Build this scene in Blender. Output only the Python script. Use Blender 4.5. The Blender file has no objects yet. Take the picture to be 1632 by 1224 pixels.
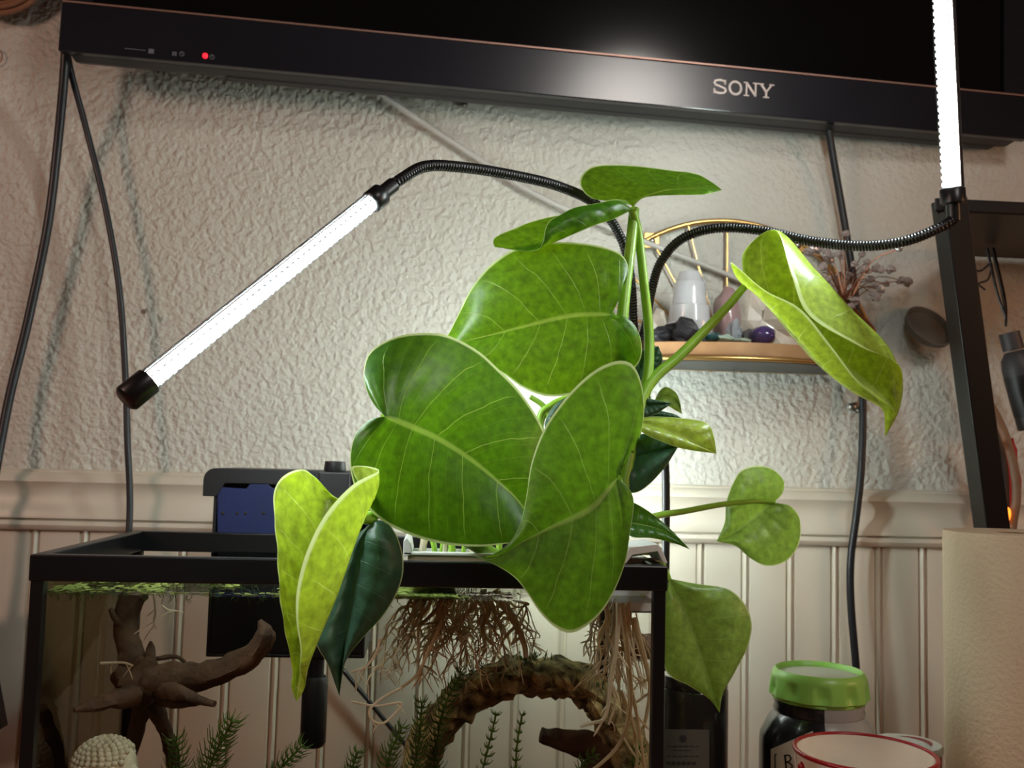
import bpy, bmesh, math, random
from mathutils import Vector, Matrix, noise
random.seed(7)
scene = bpy.context.scene
C = scene.collection
PI = math.pi
def R(d): return math.radians(d)

# ------------------------------------------------------------------ camera
FPX = 1560.0
TABLE = 0.75                      # table top height
CAM = Vector((0.0, -1.32, TABLE + 0.40))
YAW, PITCH, ROLL = 4.4, 4.65, 1.5
CROT = Matrix.Rotation(R(-YAW), 3, 'Z') @ Matrix.Rotation(R(90 + PITCH), 3, 'X') @ Matrix.Rotation(R(ROLL), 3, 'Z')
cam_d = bpy.data.cameras.new('camera'); cam = bpy.data.objects.new('camera', cam_d); C.objects.link(cam)
cam.matrix_world = Matrix.Translation(CAM) @ CROT.to_4x4()
cam_d.sensor_width = 36.0; cam_d.lens = FPX / 1632 * 36.0
cam_d.clip_start = 0.01; cam_d.clip_end = 50
cam_d.dof.use_dof = True; cam_d.dof.focus_distance = 0.80; cam_d.dof.aperture_fstop = 11.0
scene.camera = cam
# ------------------------------------------------------------------ world, room light, added fill, exposure
world = bpy.data.worlds.new('room_ambient'); scene.world = world; world.use_nodes = True
bg = world.node_tree.nodes['Background']; bg.inputs[0].default_value = (1.0, 0.60, 0.42, 1); bg.inputs[1].default_value = 0.042
def room_lamp(name, loc, col, power, size, target):
    l = bpy.data.lights.new(name, 'AREA'); l.energy = power; l.color = col; l.size = size; l.shape = 'DISK'
    o = bpy.data.objects.new(name, l); C.objects.link(o); o.location = loc
    o.rotation_euler = (Vector(target) - Vector(loc)).to_track_quat('-Z', 'Y').to_euler(); return o
room_lamp('room_lamp', (-1.5, -1.5, 1.75), (1.0, 0.62, 0.50), 9.0, 0.35, (-0.5, 0, 1.0))
room_lamp('room_lamp', (1.75, -1.0, 1.5), (1.0, 0.50, 0.26), 4.0, 0.3, (0.5, -0.2, 1.0))
room_lamp('front_fill', (0.75, -1.75, 2.25), (1.0, 0.93, 0.86), 7.0, 0.34, (0.25, -0.4, 0.95))  # unseen fill light added above and behind the camera to lift front objects
LED1, LED2, LED3 = 150.0, 280.0, 150.0
vs = scene.view_settings
vs.view_transform = 'Standard'; vs.look = 'None'; vs.gamma = 1.0; vs.use_curve_mapping = False; vs.exposure = -0.08
scene.cycles.use_denoising = True
scene.cycles.max_bounces = 10; scene.cycles.transparent_max_bounces = 24
scene.cycles.caustics_reflective = False; scene.cycles.caustics_refractive = False

def at(px, py, Y):
    """world point on the plane Y that the pixel looks at"""
    d = CROT @ Vector((px - 816.0, 612.0 - py, -FPX))
    return CAM + d * ((Y - CAM.y) / d.y)

# ------------------------------------------------------------------ materials
def lin(c):
    return tuple(((v / 255) / 12.92 if v / 255 <= 0.04045 else ((v / 255 + 0.055) / 1.055) ** 2.4) for v in c) + (1.0,)
def nd(nt, t, **kw):
    n = nt.nodes.new(t)
    for k, v in kw.items():
        if hasattr(n, k): setattr(n, k, v)
        else: n.inputs[k].default_value = v
    return n
def mat(name, col, rough=0.5, metal=0.0, spec=0.5, var=None, bump=None, coat=0.0, emit=None, coords='Object', noise_scale=None):
    m = bpy.data.materials.new(name); m.use_nodes = True; nt = m.node_tree
    b = nt.nodes['Principled BSDF']
    b.inputs['Base Color'].default_value = lin(col); b.inputs['Roughness'].default_value = rough
    b.inputs['Metallic'].default_value = metal; b.inputs['Specular IOR Level'].default_value = spec
    b.inputs['Coat Weight'].default_value = coat
    if emit: b.inputs['Emission Color'].default_value = lin(emit[0]); b.inputs['Emission Strength'].default_value = emit[1]
    tc = nt.nodes.new('ShaderNodeTexCoord')
    if var:                                     # (second colour, scale, contrast)
        n = nd(nt, 'ShaderNodeTexNoise'); n.inputs['Scale'].default_value = var[1]; n.inputs['Detail'].default_value = 6
        nt.links.new(tc.outputs[coords], n.inputs['Vector'])
        r = nd(nt, 'ShaderNodeValToRGB'); k = var[2]
        r.color_ramp.elements[0].position = 0.5 - k; r.color_ramp.elements[1].position = 0.5 + k
        r.color_ramp.elements[0].color = lin(col); r.color_ramp.elements[1].color = lin(var[0])
        nt.links.new(n.outputs['Fac'], r.inputs['Fac']); nt.links.new(r.outputs['Color'], b.inputs['Base Color'])
    if bump:                                    # (scale, strength, distance[, detail])
        n = nd(nt, 'ShaderNodeTexNoise'); n.inputs['Scale'].default_value = bump[0]
        n.inputs['Detail'].default_value = bump[3] if len(bump) > 3 else 3
        nt.links.new(tc.outputs[coords], n.inputs['Vector'])
        bp = nd(nt, 'ShaderNodeBump'); bp.inputs['Strength'].default_value = bump[1]; bp.inputs['Distance'].default_value = bump[2]
        nt.links.new(n.outputs['Fac'], bp.inputs['Height']); nt.links.new(bp.outputs['Normal'], b.inputs['Normal'])
    return m
def thin_glass(name, tint=(255, 255, 255), refl=1.0, rough=0.02, dark=0.0):
    m = bpy.data.materials.new(name); m.use_nodes = True; nt = m.node_tree; nt.nodes.clear()
    out = nd(nt, 'ShaderNodeOutputMaterial'); tr = nd(nt, 'ShaderNodeBsdfTransparent'); gl = nd(nt, 'ShaderNodeBsdfGlossy')
    tr.inputs['Color'].default_value = lin(tint); gl.inputs['Roughness'].default_value = rough
    lw = nd(nt, 'ShaderNodeFresnel'); lw.inputs['IOR'].default_value = 1.45
    geo = nd(nt, 'ShaderNodeNewGeometry')
    mul = nd(nt, 'ShaderNodeMath', operation='MULTIPLY'); mul.inputs[1].default_value = refl
    inv = nd(nt, 'ShaderNodeMath', operation='SUBTRACT'); inv.inputs[0].default_value = 1.0
    m2 = nd(nt, 'ShaderNodeMath', operation='MULTIPLY')
    nt.links.new(lw.outputs[0], mul.inputs[0]); nt.links.new(geo.outputs['Backfacing'], inv.inputs[1])
    nt.links.new(mul.outputs[0], m2.inputs[0]); nt.links.new(inv.outputs[0], m2.inputs[1])
    mx = nd(nt, 'ShaderNodeMixShader')
    nt.links.new(m2.outputs[0], mx.inputs[0]); nt.links.new(tr.outputs[0], mx.inputs[1]); nt.links.new(gl.outputs[0], mx.inputs[2])
    nt.links.new(mx.outputs[0], out.inputs['Surface'])
    return m
def emission(name, col, s):
    m = bpy.data.materials.new(name); m.use_nodes = True; nt = m.node_tree; nt.nodes.clear()
    out = nd(nt, 'ShaderNodeOutputMaterial'); e = nd(nt, 'ShaderNodeEmission'); e.inputs[0].default_value = lin(col); e.inputs[1].default_value = s
    nt.links.new(e.outputs[0], out.inputs['Surface']); return m

def wall_material():
    m = mat('plaster', (205, 205, 196), rough=0.55, spec=0.35, var=((197, 194, 183), 3.0, 0.3))
    nt = m.node_tree; b = nt.nodes['Principled BSDF']; tc = nt.nodes['Texture Coordinate']
    n1 = nd(nt, 'ShaderNodeTexNoise'); n1.inputs['Scale'].default_value = 120; n1.inputs['Detail'].default_value = 1.5; n1.inputs['Distortion'].default_value = 0.15
    n2 = nd(nt, 'ShaderNodeTexNoise'); n2.inputs['Scale'].default_value = 38; n2.inputs['Detail'].default_value = 2
    for n in (n1, n2): nt.links.new(tc.outputs['Object'], n.inputs['Vector'])
    r = nd(nt, 'ShaderNodeValToRGB'); r.color_ramp.elements[0].position = 0.30; r.color_ramp.elements[1].position = 0.72
    nt.links.new(n1.outputs['Fac'], r.inputs['Fac'])
    ad = nd(nt, 'ShaderNodeMath', operation='MULTIPLY_ADD'); ad.inputs[1].default_value = 1.0
    nt.links.new(n2.outputs['Fac'], ad.inputs[0]); nt.links.new(r.outputs['Color'], ad.inputs[2])
    bp = nd(nt, 'ShaderNodeBump'); bp.inputs['Strength'].default_value = 0.8; bp.inputs['Distance'].default_value = 0.0026
    nt.links.new(ad.outputs[0], bp.inputs['Height']); nt.links.new(bp.outputs['Normal'], b.inputs['Normal'])
    return m

def leaf_material(name, refl, trans, tfac=0.5, vein=(190, 215, 110), nv=9.0, rough=0.32, dark=None, veinmix=0.48, spec=0.5):
    """leaf blade: diffuse + gloss in front, translucent through; UV.x runs base to tip, UV.y from the midrib to the margin"""
    m = bpy.data.materials.new(name); m.use_nodes = True; nt = m.node_tree; L = nt.links
    b = nt.nodes['Principled BSDF']; out = nt.nodes['Material Output']
    uv = nd(nt, 'ShaderNodeUVMap'); sep = nd(nt, 'ShaderNodeSeparateXYZ'); L.new(uv.outputs[0], sep.inputs[0])
    def M(op, a, bb=None, c=None):
        n = nd(nt, 'ShaderNodeMath', operation=op)
        for i, v in enumerate((a, bb, c)):
            if v is None: continue
            if isinstance(v, (int, float)): n.inputs[i].default_value = v
            else: L.new(v, n.inputs[i])
        return n.outputs[0]
    def step(v, lo, hi):            # smooth 0..1
        n = nd(nt, 'ShaderNodeMapRange', interpolation_type='SMOOTHSTEP')
        L.new(v, n.inputs[0]); n.inputs[1].default_value = lo; n.inputs[2].default_value = hi; return n.outputs[0]
    u, v = sep.outputs[0], sep.outputs[1]
    tc = nd(nt, 'ShaderNodeTexCoord')
    nz = nd(nt, 'ShaderNodeTexNoise'); nz.inputs['Scale'].default_value = 35; L.new(tc.outputs['Object'], nz.inputs['Vector'])
    wob = M('MULTIPLY_ADD', nz.outputs['Fac'], 0.03, -0.015)
    w = M('ADD', M('SUBTRACT', u, M('MULTIPLY', M('MULTIPLY', v, v), 0.05)), wob)
    d1 = M('ABSOLUTE', M('SUBTRACT', M('FRACT', M('MULTIPLY', w, nv)), 0.5))          # main side veins
    v1 = M('SUBTRACT', 1.0, step(d1, 0.002, 0.020))
    d2 = M('ABSOLUTE', M('SUBTRACT', M('FRACT', M('MULTIPLY_ADD', w, nv * 3, 0.5)), 0.5))
    v2 = M('MULTIPLY', M('SUBTRACT', 1.0, step(d2, 0.005, 0.05)), 0.16)
    side = M('MULTIPLY', M('MAXIMUM', v1, v2), M('SUBTRACT', 1.0, step(v, 0.75, 0.98)))
    mid = M('SUBTRACT', 1.0, step(v, 0.012, 0.045))
    marg = step(v, 0.965, 0.985)
    veins = M('MAXIMUM', M('MAXIMUM', side, mid), M('MULTIPLY', marg, 1.2))
    veins = M('MULTIPLY', veins, veinmix)
    n3 = nd(nt, 'ShaderNodeTexNoise'); n3.inputs['Scale'].default_value = 150; n3.inputs['Detail'].default_value = 7; L.new(tc.outputs['Object'], n3.inputs['Vector'])
    mot = nd(nt, 'ShaderNodeMapRange'); L.new(n3.outputs['Fac'], mot.inputs[0]); mot.inputs[1].default_value = 0.3; mot.inputs[2].default_value = 0.7
    def colour(c, c2, vc):
        a = nd(nt, 'ShaderNodeMix', data_type='RGBA'); L.new(mot.outputs[0], a.inputs[0]); a.inputs[6].default_value = lin(c); a.inputs[7].default_value = lin(c2)
        e = nd(nt, 'ShaderNodeMix', data_type='RGBA'); L.new(veins, e.inputs[0]); L.new(a.outputs[2], e.inputs[6]); e.inputs[7].default_value = lin(vc)
        g_ = nd(nt, 'ShaderNodeMix', data_type='RGBA'); L.new(M('MULTIPLY', marg, 0.75), g_.inputs[0]); L.new(e.outputs[2], g_.inputs[6]); g_.inputs[7].default_value = lin((226, 240, 176))
        return g_.outputs[2]
    dk = lambda c, k: tuple(min(255, x * k) for x in c)
    L.new(colour(dk(refl, 0.88), dk(refl, 1.10), vein), b.inputs['Base Color'])
    b.inputs['Roughness'].default_value = rough; b.inputs['Specular IOR Level'].default_value = spec
    bp = nd(nt, 'ShaderNodeBump'); bp.inputs['Strength'].default_value = 0.5; bp.inputs['Distance'].default_value = 0.0007
    hgt = M('ADD', M('MULTIPLY', veins, -1.2), M('MULTIPLY', n3.outputs['Fac'], 0.6))
    L.new(hgt, bp.inputs['Height']); L.new(bp.outputs['Normal'], b.inputs['Normal'])
    tr = nd(nt, 'ShaderNodeBsdfTranslucent'); L.new(colour(dk(trans, 0.86), dk(trans, 1.12), vein), tr.inputs['Color'])
    mx = nd(nt, 'ShaderNodeMixShader'); mx.inputs[0].default_value = tfac
    L.new(b.outputs[0], mx.inputs[1]); L.new(tr.outputs[0], mx.inputs[2]); L.new(mx.outputs[0], out.inputs['Surface'])
    return m

M = {}
M['wall'] = wall_material()
M['trimpaint'] = mat('cream_trim_paint', (212, 207, 192), rough=0.35, var=((202, 193, 175), 6, 0.3), bump=(30, 0.15, 0.001))
M['tv'] = mat('gloss_black_plastic', (22, 23, 29), rough=0.2, spec=0.6, var=((27, 28, 35), 20, 0.3))
M['tvmatte'] = mat('matte_black_plastic', (30, 30, 34), rough=0.45, bump=(600, 0.1, 0.0003))
M['screen'] = mat('dark_screen', (5, 5, 7), rough=0.10, spec=0.5, var=((7, 7, 9), 9, 0.3))
M['pinkline'] = mat('brushed_trim', (176, 138, 126), rough=0.35, metal=0.6, var=((160, 125, 112), 40, 0.3))
M['logo'] = mat('silver_lettering', (205, 190, 182), rough=0.35, metal=0.35, var=((190, 176, 170), 90, 0.3))
M['greyprint'] = mat('grey_print', (104, 106, 116), rough=0.5, var=((95, 97, 106), 90, 0.3))
M['redled'] = mat('red_led', (200, 10, 20), emit=((255, 30, 45), 2.5), var=((190, 10, 20), 90, 0.3))
M['cable'] = mat('black_cable', (22, 26, 32), rough=0.4, bump=(300, 0.1, 0.0004))
M['whitecable'] = mat('white_cable', (205, 203, 198), rough=0.45, var=((190, 188, 182), 12, 0.3))
M['gold'] = mat('satin_gold', (200, 160, 100), rough=0.32, metal=0.9, bump=(200, 0.1, 0.0003))
M['shelfwood'] = mat('pale_wood', (190, 146, 104), rough=0.5, var=((160, 116, 76), 28, 0.25), bump=(90, 0.2, 0.0006))
M['blackmetal'] = mat('black_metal', (14, 14, 16), rough=0.35, spec=0.5, var=((20, 20, 22), 60, 0.3))
M['rim'] = mat('tank_rim_plastic', (15, 16, 19), rough=0.33, bump=(260, 0.08, 0.0004))
M['silicone'] = mat('black_silicone', (9, 10, 12), rough=0.4, bump=(120, 0.1, 0.0004))
M['glass'] = thin_glass('tank_glass', (254, 255, 254), refl=0.6)
M['shadeglass'] = thin_glass('shade_tinted_glass', (176, 172, 152), refl=0.6)  # shade put into the left pane's tint, darkens the tank's left end
M['tube'] = thin_glass('clear_tube', (252, 253, 255), refl=0.7)
M['smoke'] = thin_glass('smoked_plastic', (112, 118, 130), refl=1.0, rough=0.15)
M['led1'] = emission('led_strip', (242, 255, 248), LED1)
M['led3'] = emission('led_strip', (242, 255, 248), LED3)
M['led2'] = emission('led_strip', (242, 255, 248), LED2)
M['chip'] = mat('led_chip', (190, 200, 205), rough=0.3, emit=((190, 205, 210), 0.55), var=((170, 180, 190), 200, 0.3))
M['lamphouse'] = mat('grey_lamp_housing', (150, 152, 155), rough=0.3, metal=0.5, bump=(300, 0.05, 0.0002))
M['bluefoam'] = mat('blue_cartridge', (14, 36, 96), rough=0.55, var=((10, 27, 76), 60, 0.3), bump=(200, 0.2, 0.0006))
M['whiteplastic'] = mat('white_plastic', (226, 230, 230), rough=0.35, var=((212, 216, 214), 30, 0.3))
M['root'] = mat('pale_root', (232, 218, 186), rough=0.6, var=((206, 184, 146), 60, 0.25), bump=(300, 0.3, 0.0006))
M['rootwhite'] = mat('white_root', (240, 232, 214), rough=0.55, var=((224, 208, 180), 60, 0.25), bump=(300, 0.3, 0.0005))
def thin_flesh(m, fac):                 # light passes through thin living tissue
    nt = m.node_tree; b = nt.nodes['Principled BSDF']; out = nt.nodes['Material Output']; t = nd(nt, 'ShaderNodeBsdfTranslucent'); mx = nd(nt, 'ShaderNodeMixShader'); mx.inputs[0].default_value = fac
    src = b.inputs['Base Color'].links[0].from_socket; nt.links.new(src, t.inputs['Color']); nt.links.new(b.outputs[0], mx.inputs[1]); nt.links.new(t.outputs[0], mx.inputs[2]); nt.links.new(mx.outputs[0], out.inputs['Surface'])
thin_flesh(M['root'], .55); thin_flesh(M['rootwhite'], .5)
M['driftwood'] = mat('driftwood', (124, 92, 70), rough=0.8, var=((58, 42, 32), 30, 0.25), bump=(110, 0.8, 0.003, 6))
M['bark'] = mat('mossy_bark', (190, 172, 118), rough=0.9, var=((62, 52, 34), 70, 0.16), bump=(140, 1.0, 0.004, 6))
M['moss'] = mat('moss_green', (74, 104, 30), rough=0.8, var=((46, 70, 22), 80, 0.25), bump=(300, 0.6, 0.002))
M['hornwort'] = mat('hornwort_green', (110, 146, 50), rough=0.6, var=((76, 108, 38), 60, 0.25))
thin_flesh(M['hornwort'], .4)
M['duck'] = mat('duckweed_green', (176, 190, 104), rough=0.5, var=((140, 156, 76), 120, 0.25))
thin_flesh(M['duck'], .4)
M['stone'] = mat('carved_stone', (240, 236, 214), rough=0.7, var=((206, 198, 172), 90, 0.25), bump=(300, 0.4, 0.001))
M['gravel'] = mat('dark_gravel', (52, 46, 38), rough=0.9, var=((28, 25, 20), 150, 0.2), bump=(160, 1, 0.004))
M['stem'] = mat('green_stem', (150, 192, 62), rough=0.35, var=((120, 168, 48), 40, 0.3))
M['tablewood'] = mat('orange_wood', (176, 104, 66), rough=0.4, var=((150, 84, 50), 14, 0.25), bump=(60, 0.1, 0.0006))
M['paper'] = mat('paper_towel', (206, 188, 160), rough=0.9, bump=(230, 0.6, 0.002, 2))
M['card'] = mat('cardboard', (130, 98, 70), rough=0.9, var=((110, 80, 56), 40, 0.3))
M['lidgreen'] = mat('green_lid_plastic', (158, 214, 100), rough=0.35, var=((148, 204, 90), 30, 0.3))
M['lidinner'] = mat('frosted_lid_insert', (196, 196, 176), rough=0.5, var=((184, 184, 164), 40, 0.3))
M['jarblack'] = mat('jar_black_label', (22, 23, 27), rough=0.22, coat=0.3, var=((28, 29, 33), 30, 0.3))
M['jargrey'] = mat('jar_grey_plastic', (168, 168, 166), rough=0.25, coat=0.3, var=((156, 156, 156), 12, 0.3))
M['labelwhite'] = mat('white_label', (222, 218, 208), rough=0.6, var=((212, 207, 196), 30, 0.3))
M['ink'] = mat('black_ink', (26, 24, 22), rough=0.6, var=((34, 32, 30), 80, 0.3))
M['mug'] = mat('white_glaze', (232, 226, 214), rough=0.18, coat=0.4, var=((224, 214, 198), 20, 0.3))
M['red'] = mat('red_glaze', (160, 26, 34), rough=0.3, var=((140, 20, 28), 40, 0.3))
M['darkglass'] = mat('dark_bottle', (30, 28, 27), rough=0.2, coat=0.4, var=((40, 36, 33), 15, 0.3))
M['labelgrey'] = mat('grey_label', (104, 100, 92), rough=0.7, var=((94, 90, 82), 30, 0.3))
M['ringwood'] = mat('woven_brown', (150, 104, 76), rough=0.7, var=((120, 80, 56), 60, 0.3))
M['greybottle'] = mat('grey_bottle', (70, 68, 70), rough=0.5, var=((56, 54, 56), 30, 0.3))
M['hoop'] = mat('pale_hoop', (140, 112, 90), rough=0.5, var=((120, 94, 74), 30, 0.3))
M['redglow'] = mat('red_cloth', (190, 34, 40), rough=0.7, var=((160, 24, 30), 30, 0.3))
M['bulb'] = mat('orange_bulb', (255, 160, 60), emit=((255, 140, 40), 2.2), var=((255, 150, 60), 30, 0.3))
M['nail'] = mat('steel', (150, 146, 140), rough=0.3, metal=0.9, var=((130, 126, 120), 90, 0.3))
M['copper'] = mat('copper_wire', (150, 96, 70), rough=0.35, metal=0.8, var=((128, 80, 58), 90, 0.3))
M['shadowmark'] = mat('brown_stain', (170, 144, 108), rough=0.7, var=((190, 170, 140), 40, 0.3))
def crystal(name, c, c2, scale=40, rough=0.15, trans=0.25):
    m = mat(name, c, rough=rough, var=(c2, scale, 0.2), coat=0.3)
    m.node_tree.nodes['Principled BSDF'].inputs['Transmission Weight'].default_value = trans; return m
M['selenite'] = crystal('selenite', (235, 236, 240), (214, 216, 224), 30)
M['rose'] = crystal('rose_quartz', (196, 160, 160), (176, 138, 142), 20)
M['amethyst'] = crystal('amethyst', (96, 74, 128), (60, 44, 92), 60, 0.08)
M['blackstone'] = mat('black_tourmaline', (26, 25, 30), rough=0.5, var=((44, 42, 48), 80, 0.2), bump=(90, 0.8, 0.003))
M['teal'] = crystal('teal_stone', (46, 96, 100), (24, 60, 66), 60, 0.1)
M['palegreen'] = crystal('pale_green_stone', (196, 218, 204), (176, 200, 184), 40)
M['clear'] = crystal('clear_quartz', (206, 212, 220), (180, 186, 196), 40, 0.08, 0.5)
M['rough'] = crystal('rough_quartz', (226, 218, 206), (196, 184, 168), 50, 0.4, 0.1)
M['greystone'] = crystal('grey_stone', (110, 108, 108), (80, 78, 80), 60)
M['chipquartz'] = crystal('rose_quartz_chip', (196, 182, 178), (160, 144, 140), 60)

# ------------------------------------------------------------------ mesh helpers
class MB:
    def __init__(s): s.v = []; s.f = []; s.mi = []; s.uv = {}
    def add(s, vs, fs, mi=0):
        o = len(s.v); s.v += [Vector(p) for p in vs]
        for f in fs: s.f.append([i + o for i in f]); s.mi.append(mi)
        return s
    def box(s, lo, hi, mi=0, ax=None):
        x0, y0, z0 = lo; x1, y1, z1 = hi
        vs = [(x0,y0,z0),(x1,y0,z0),(x1,y1,z0),(x0,y1,z0),(x0,y0,z1),(x1,y0,z1),(x1,y1,z1),(x0,y1,z1)]
        return s.add(vs, [(0,3,2,1),(4,5,6,7),(0,1,5,4),(1,2,6,5),(2,3,7,6),(3,0,4,7)], mi)
    def frame_box(s, fr, lo, hi, mi=0):         # box in a local frame (Matrix 4x4)
        n = len(s.v); s.box(lo, hi, mi)
        for i in range(n, len(s.v)): s.v[i] = fr @ s.v[i]
        return s
    def tube(s, pts, rad, seg=10, mi=0, cap=True):
        pts = [Vector(p) for p in pts]; n = len(pts)
        rs = [rad] * n if isinstance(rad, (int, float)) else rad
        up = None; rings = []
        o = len(s.v)
        for i in range(n):
            t = (pts[min(i + 1, n - 1)] - pts[max(i - 1, 0)]).normalized()
            if up is None:
                a = Vector((0, 0, 1)) if abs(t.z) < 0.9 else Vector((1, 0, 0)); up = (a - t * a.dot(t)).normalized()
            else: up = (up - t * up.dot(t)).normalized()
            b = t.cross(up)
            for k in range(seg):
                an = 2 * PI * k / seg; s.v.append(pts[i] + (up * math.cos(an) + b * math.sin(an)) * rs[i])
        for i in range(n - 1):
            for k in range(seg):
                k2 = (k + 1) % seg
                s.f.append([o + i * seg + k, o + i * seg + k2, o + (i + 1) * seg + k2, o + (i + 1) * seg + k]); s.mi.append(mi)
        if cap:
            s.f.append([o + k for k in range(seg)][::-1]); s.mi.append(mi)
            s.f.append([o + (n - 1) * seg + k for k in range(seg)]); s.mi.append(mi)
        return s
    def lathe(s, prof, c, seg=40, mi=0, mod=None, axis=None, matfun=None):
        """prof: [(r, z)...] around vertical axis through c (closed polyline not required)"""
        o = len(s.v); n = len(prof); c = Vector(c)
        for (r, z) in prof:
            for k in range(seg):
                a = 2 * PI * k / seg; rr = r if mod is None else mod(r, z, a)
                p = Vector((rr * math.cos(a), rr * math.sin(a), z))
                if axis is not None: p = axis @ p
                s.v.append(c + p)
        for i in range(n - 1):
            for k in range(seg):
                k2 = (k + 1) % seg
                s.f.append([o + i * seg + k, o + i * seg + k2, o + (i + 1) * seg + k2, o + (i + 1) * seg + k])
                s.mi.append(mi if matfun is None else matfun(i, k))
        return s
    def ball(s, c, r, seg=12, rings=8, mi=0, jit=0.0, sc=(1, 1, 1), rot=None, seed=0):
        c = Vector(c); o = len(s.v); pts = []
        for i in range(rings + 1):
            th = PI * i / rings
            for k in range(seg):
                a = 2 * PI * k / seg
                p = Vector((math.sin(th) * math.cos(a), math.sin(th) * math.sin(a), math.cos(th)))
                if jit: p *= 1 + jit * noise.noise(p * 1.7 + Vector((seed * 3.1, seed, 0)))
                p = Vector((p.x * sc[0], p.y * sc[1], p.z * sc[2])) * r
                if rot is not None: p = rot @ p
                s.v.append(c + p)
        for i in range(rings):
            for k in range(seg):
                k2 = (k + 1) % seg
                s.f.append([o + i * seg + k, o + (i + 1) * seg + k, o + (i + 1) * seg + k2, o + i * seg + k2]); s.mi.append(mi)
        return s
    def prism(s, poly, fr, depth, mi=0):        # polygon (x, z) in frame fr, extruded along local +y
        n = len(poly); vs = [fr @ Vector((x, 0, z)) for x, z in poly] + [fr @ Vector((x, depth, z)) for x, z in poly]
        fs = [list(range(n)), list(range(n, 2 * n))[::-1]] + [[i, i + n, (i + 1) % n + n, (i + 1) % n] for i in range(n)]
        return s.add(vs, fs, mi)
    def stroke(s, pts, w, fr, depth, mi=0):     # flat pen stroke through (x, z) points
        for i in range(len(pts) - 1):
            a, b = Vector(pts[i]), Vector(pts[i + 1]); d = (b - a).normalized(); nn = Vector((-d.y, d.x)) * w / 2; e = d * w * 0.2
            s.prism([tuple(a - e - nn), tuple(b + e - nn), tuple(b + e + nn), tuple(a - e + nn)], fr, depth, mi)
        return s
    def build(s, name, mats, parent=None, smooth=True, bevel=0.0, base=False, subsurf=0):
        xs = [p.x for p in s.v]; ys = [p.y for p in s.v]; zs = [p.z for p in s.v]
        org = Vector(((min(xs) + max(xs)) / 2, (min(ys) + max(ys)) / 2, min(zs)))
        me = bpy.data.meshes.new(name); me.from_pydata([p - org for p in s.v], [], s.f)
        if not isinstance(mats, (list, tuple)): mats = [mats]
        for m in mats: me.materials.append(m)
        me.polygons.foreach_set('material_index', s.mi)
        me.polygons.foreach_set('use_smooth', [smooth] * len(s.f))
        me.update()
        o = bpy.data.objects.new(name, me); C.objects.link(o); put(o, org, parent)
        if bevel:
            b = o.modifiers.new('bevel', 'BEVEL'); b.width = bevel; b.segments = 2; b.limit_method = 'ANGLE'; b.angle_limit = R(40)
            b.harden_normals = False
        if subsurf:
            q = o.modifiers.new('subd', 'SUBSURF'); q.levels = subsurf; q.render_levels = subsurf
        if smooth and not subsurf:
            try: me.set_sharp_from_angle(angle=R(50))
            except Exception: pass
        return o
WORLD = {}
def put(o, org, parent):
    o.location = org; WORLD[o.name] = Vector(org)
    if parent is not None:
        o.parent = parent; o.matrix_parent_inverse = Matrix.Translation(-WORLD[parent.name])
def tag(o, label, cat, group=None, kind=None):
    o['label'] = label; o['category'] = cat
    if group: o['group'] = group
    if kind: o['kind'] = kind
    return o
def thing(name, loc, label, cat, group=None):
    o = bpy.data.objects.new(name, None); o.empty_display_size = 0.02; C.objects.link(o); put(o, Vector(loc), None)
    return tag(o, label, cat, group)
def struct(o): o['kind'] = 'structure'; return o
def spline(pts, n):
    """Catmull-Rom through pts, n samples evenly spaced in index"""
    P = [Vector(p) for p in pts]; m = len(P) - 1; out = []
    for i in range(n):
        x = i / (n - 1) * m; k = min(int(x), m - 1); t = x - k
        p1, p2 = P[k], P[k + 1]; p0 = P[k - 1] if k > 0 else p1 * 2 - p2; p3 = P[k + 2] if k + 2 <= m else p2 * 2 - p1
        out.append(0.5 * ((2 * p1) + (p2 - p0) * t + (2 * p0 - 5 * p1 + 4 * p2 - p3) * t * t + (3 * p1 - p0 - 3 * p2 + p3) * t ** 3))
    return out
def arcspline(pts, n):
    """the same, evenly spaced along the length"""
    d = spline(pts, max(200, n * 4)); L = [0.0]
    for i in range(1, len(d)): L.append(L[-1] + (d[i] - d[i - 1]).length)
    out = []; j = 0
    for i in range(n):
        w = L[-1] * i / (n - 1)
        while j < len(L) - 2 and L[j + 1] < w: j += 1
        a = (w - L[j]) / max(1e-9, L[j + 1] - L[j]); out.append(d[j].lerp(d[j + 1], min(1, max(0, a))))
    return out
def pix(pts, Y=None): return [at(p[0], p[1], p[2] if len(p) > 2 else Y) for p in pts]
def pipe(name, pts, r, m, parent=None, n=40, seg=10): return MB().tube(spline(pts, n), r, seg).build(name, m, parent)

# ================================================================== the setting
XL, XR = -1.1, 1.25
b = MB().box((XL, 0.0, 0.0), (XR, 0.08, 2.4)); struct(b.build('wall_back', M['wall'], smooth=False))
zt = (at(100, 746, -0.012).z + at(1400, 783, -0.012).z) / 2
zb = (at(0, 841, -0.02).z + at(1514, 877, -0.02).z) / 2
hh = zt - zb
prof = [(0.0, 1.0), (-0.006, 1.0), (-0.008, 0.985), (-0.008, 0.955), (-0.011, 0.95), (-0.017, 0.88), (-0.019, 0.80), (-0.0135, 0.70), (-0.012, 0.60),
        (-0.0135, 0.48), (-0.018, 0.36), (-0.021, 0.27), (-0.0215, 0.20), (-0.016, 0.19), (-0.016, 0.165), (-0.020, 0.155), (-0.0225, 0.09), (-0.020, 0.02), (-0.017, 0.0), (0.0, 0.0)]
b = MB(); n = len(prof)
b.add([(XL, y, zb + f * hh) for y, f in prof] + [(XR, y, zb + f * hh) for y, f in prof], [(i, i + n, i + 1 + n, i + 1) for i in range(n - 1)])
struct(b.build('trim_1', M['trimpaint'], smooth=True))
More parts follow.
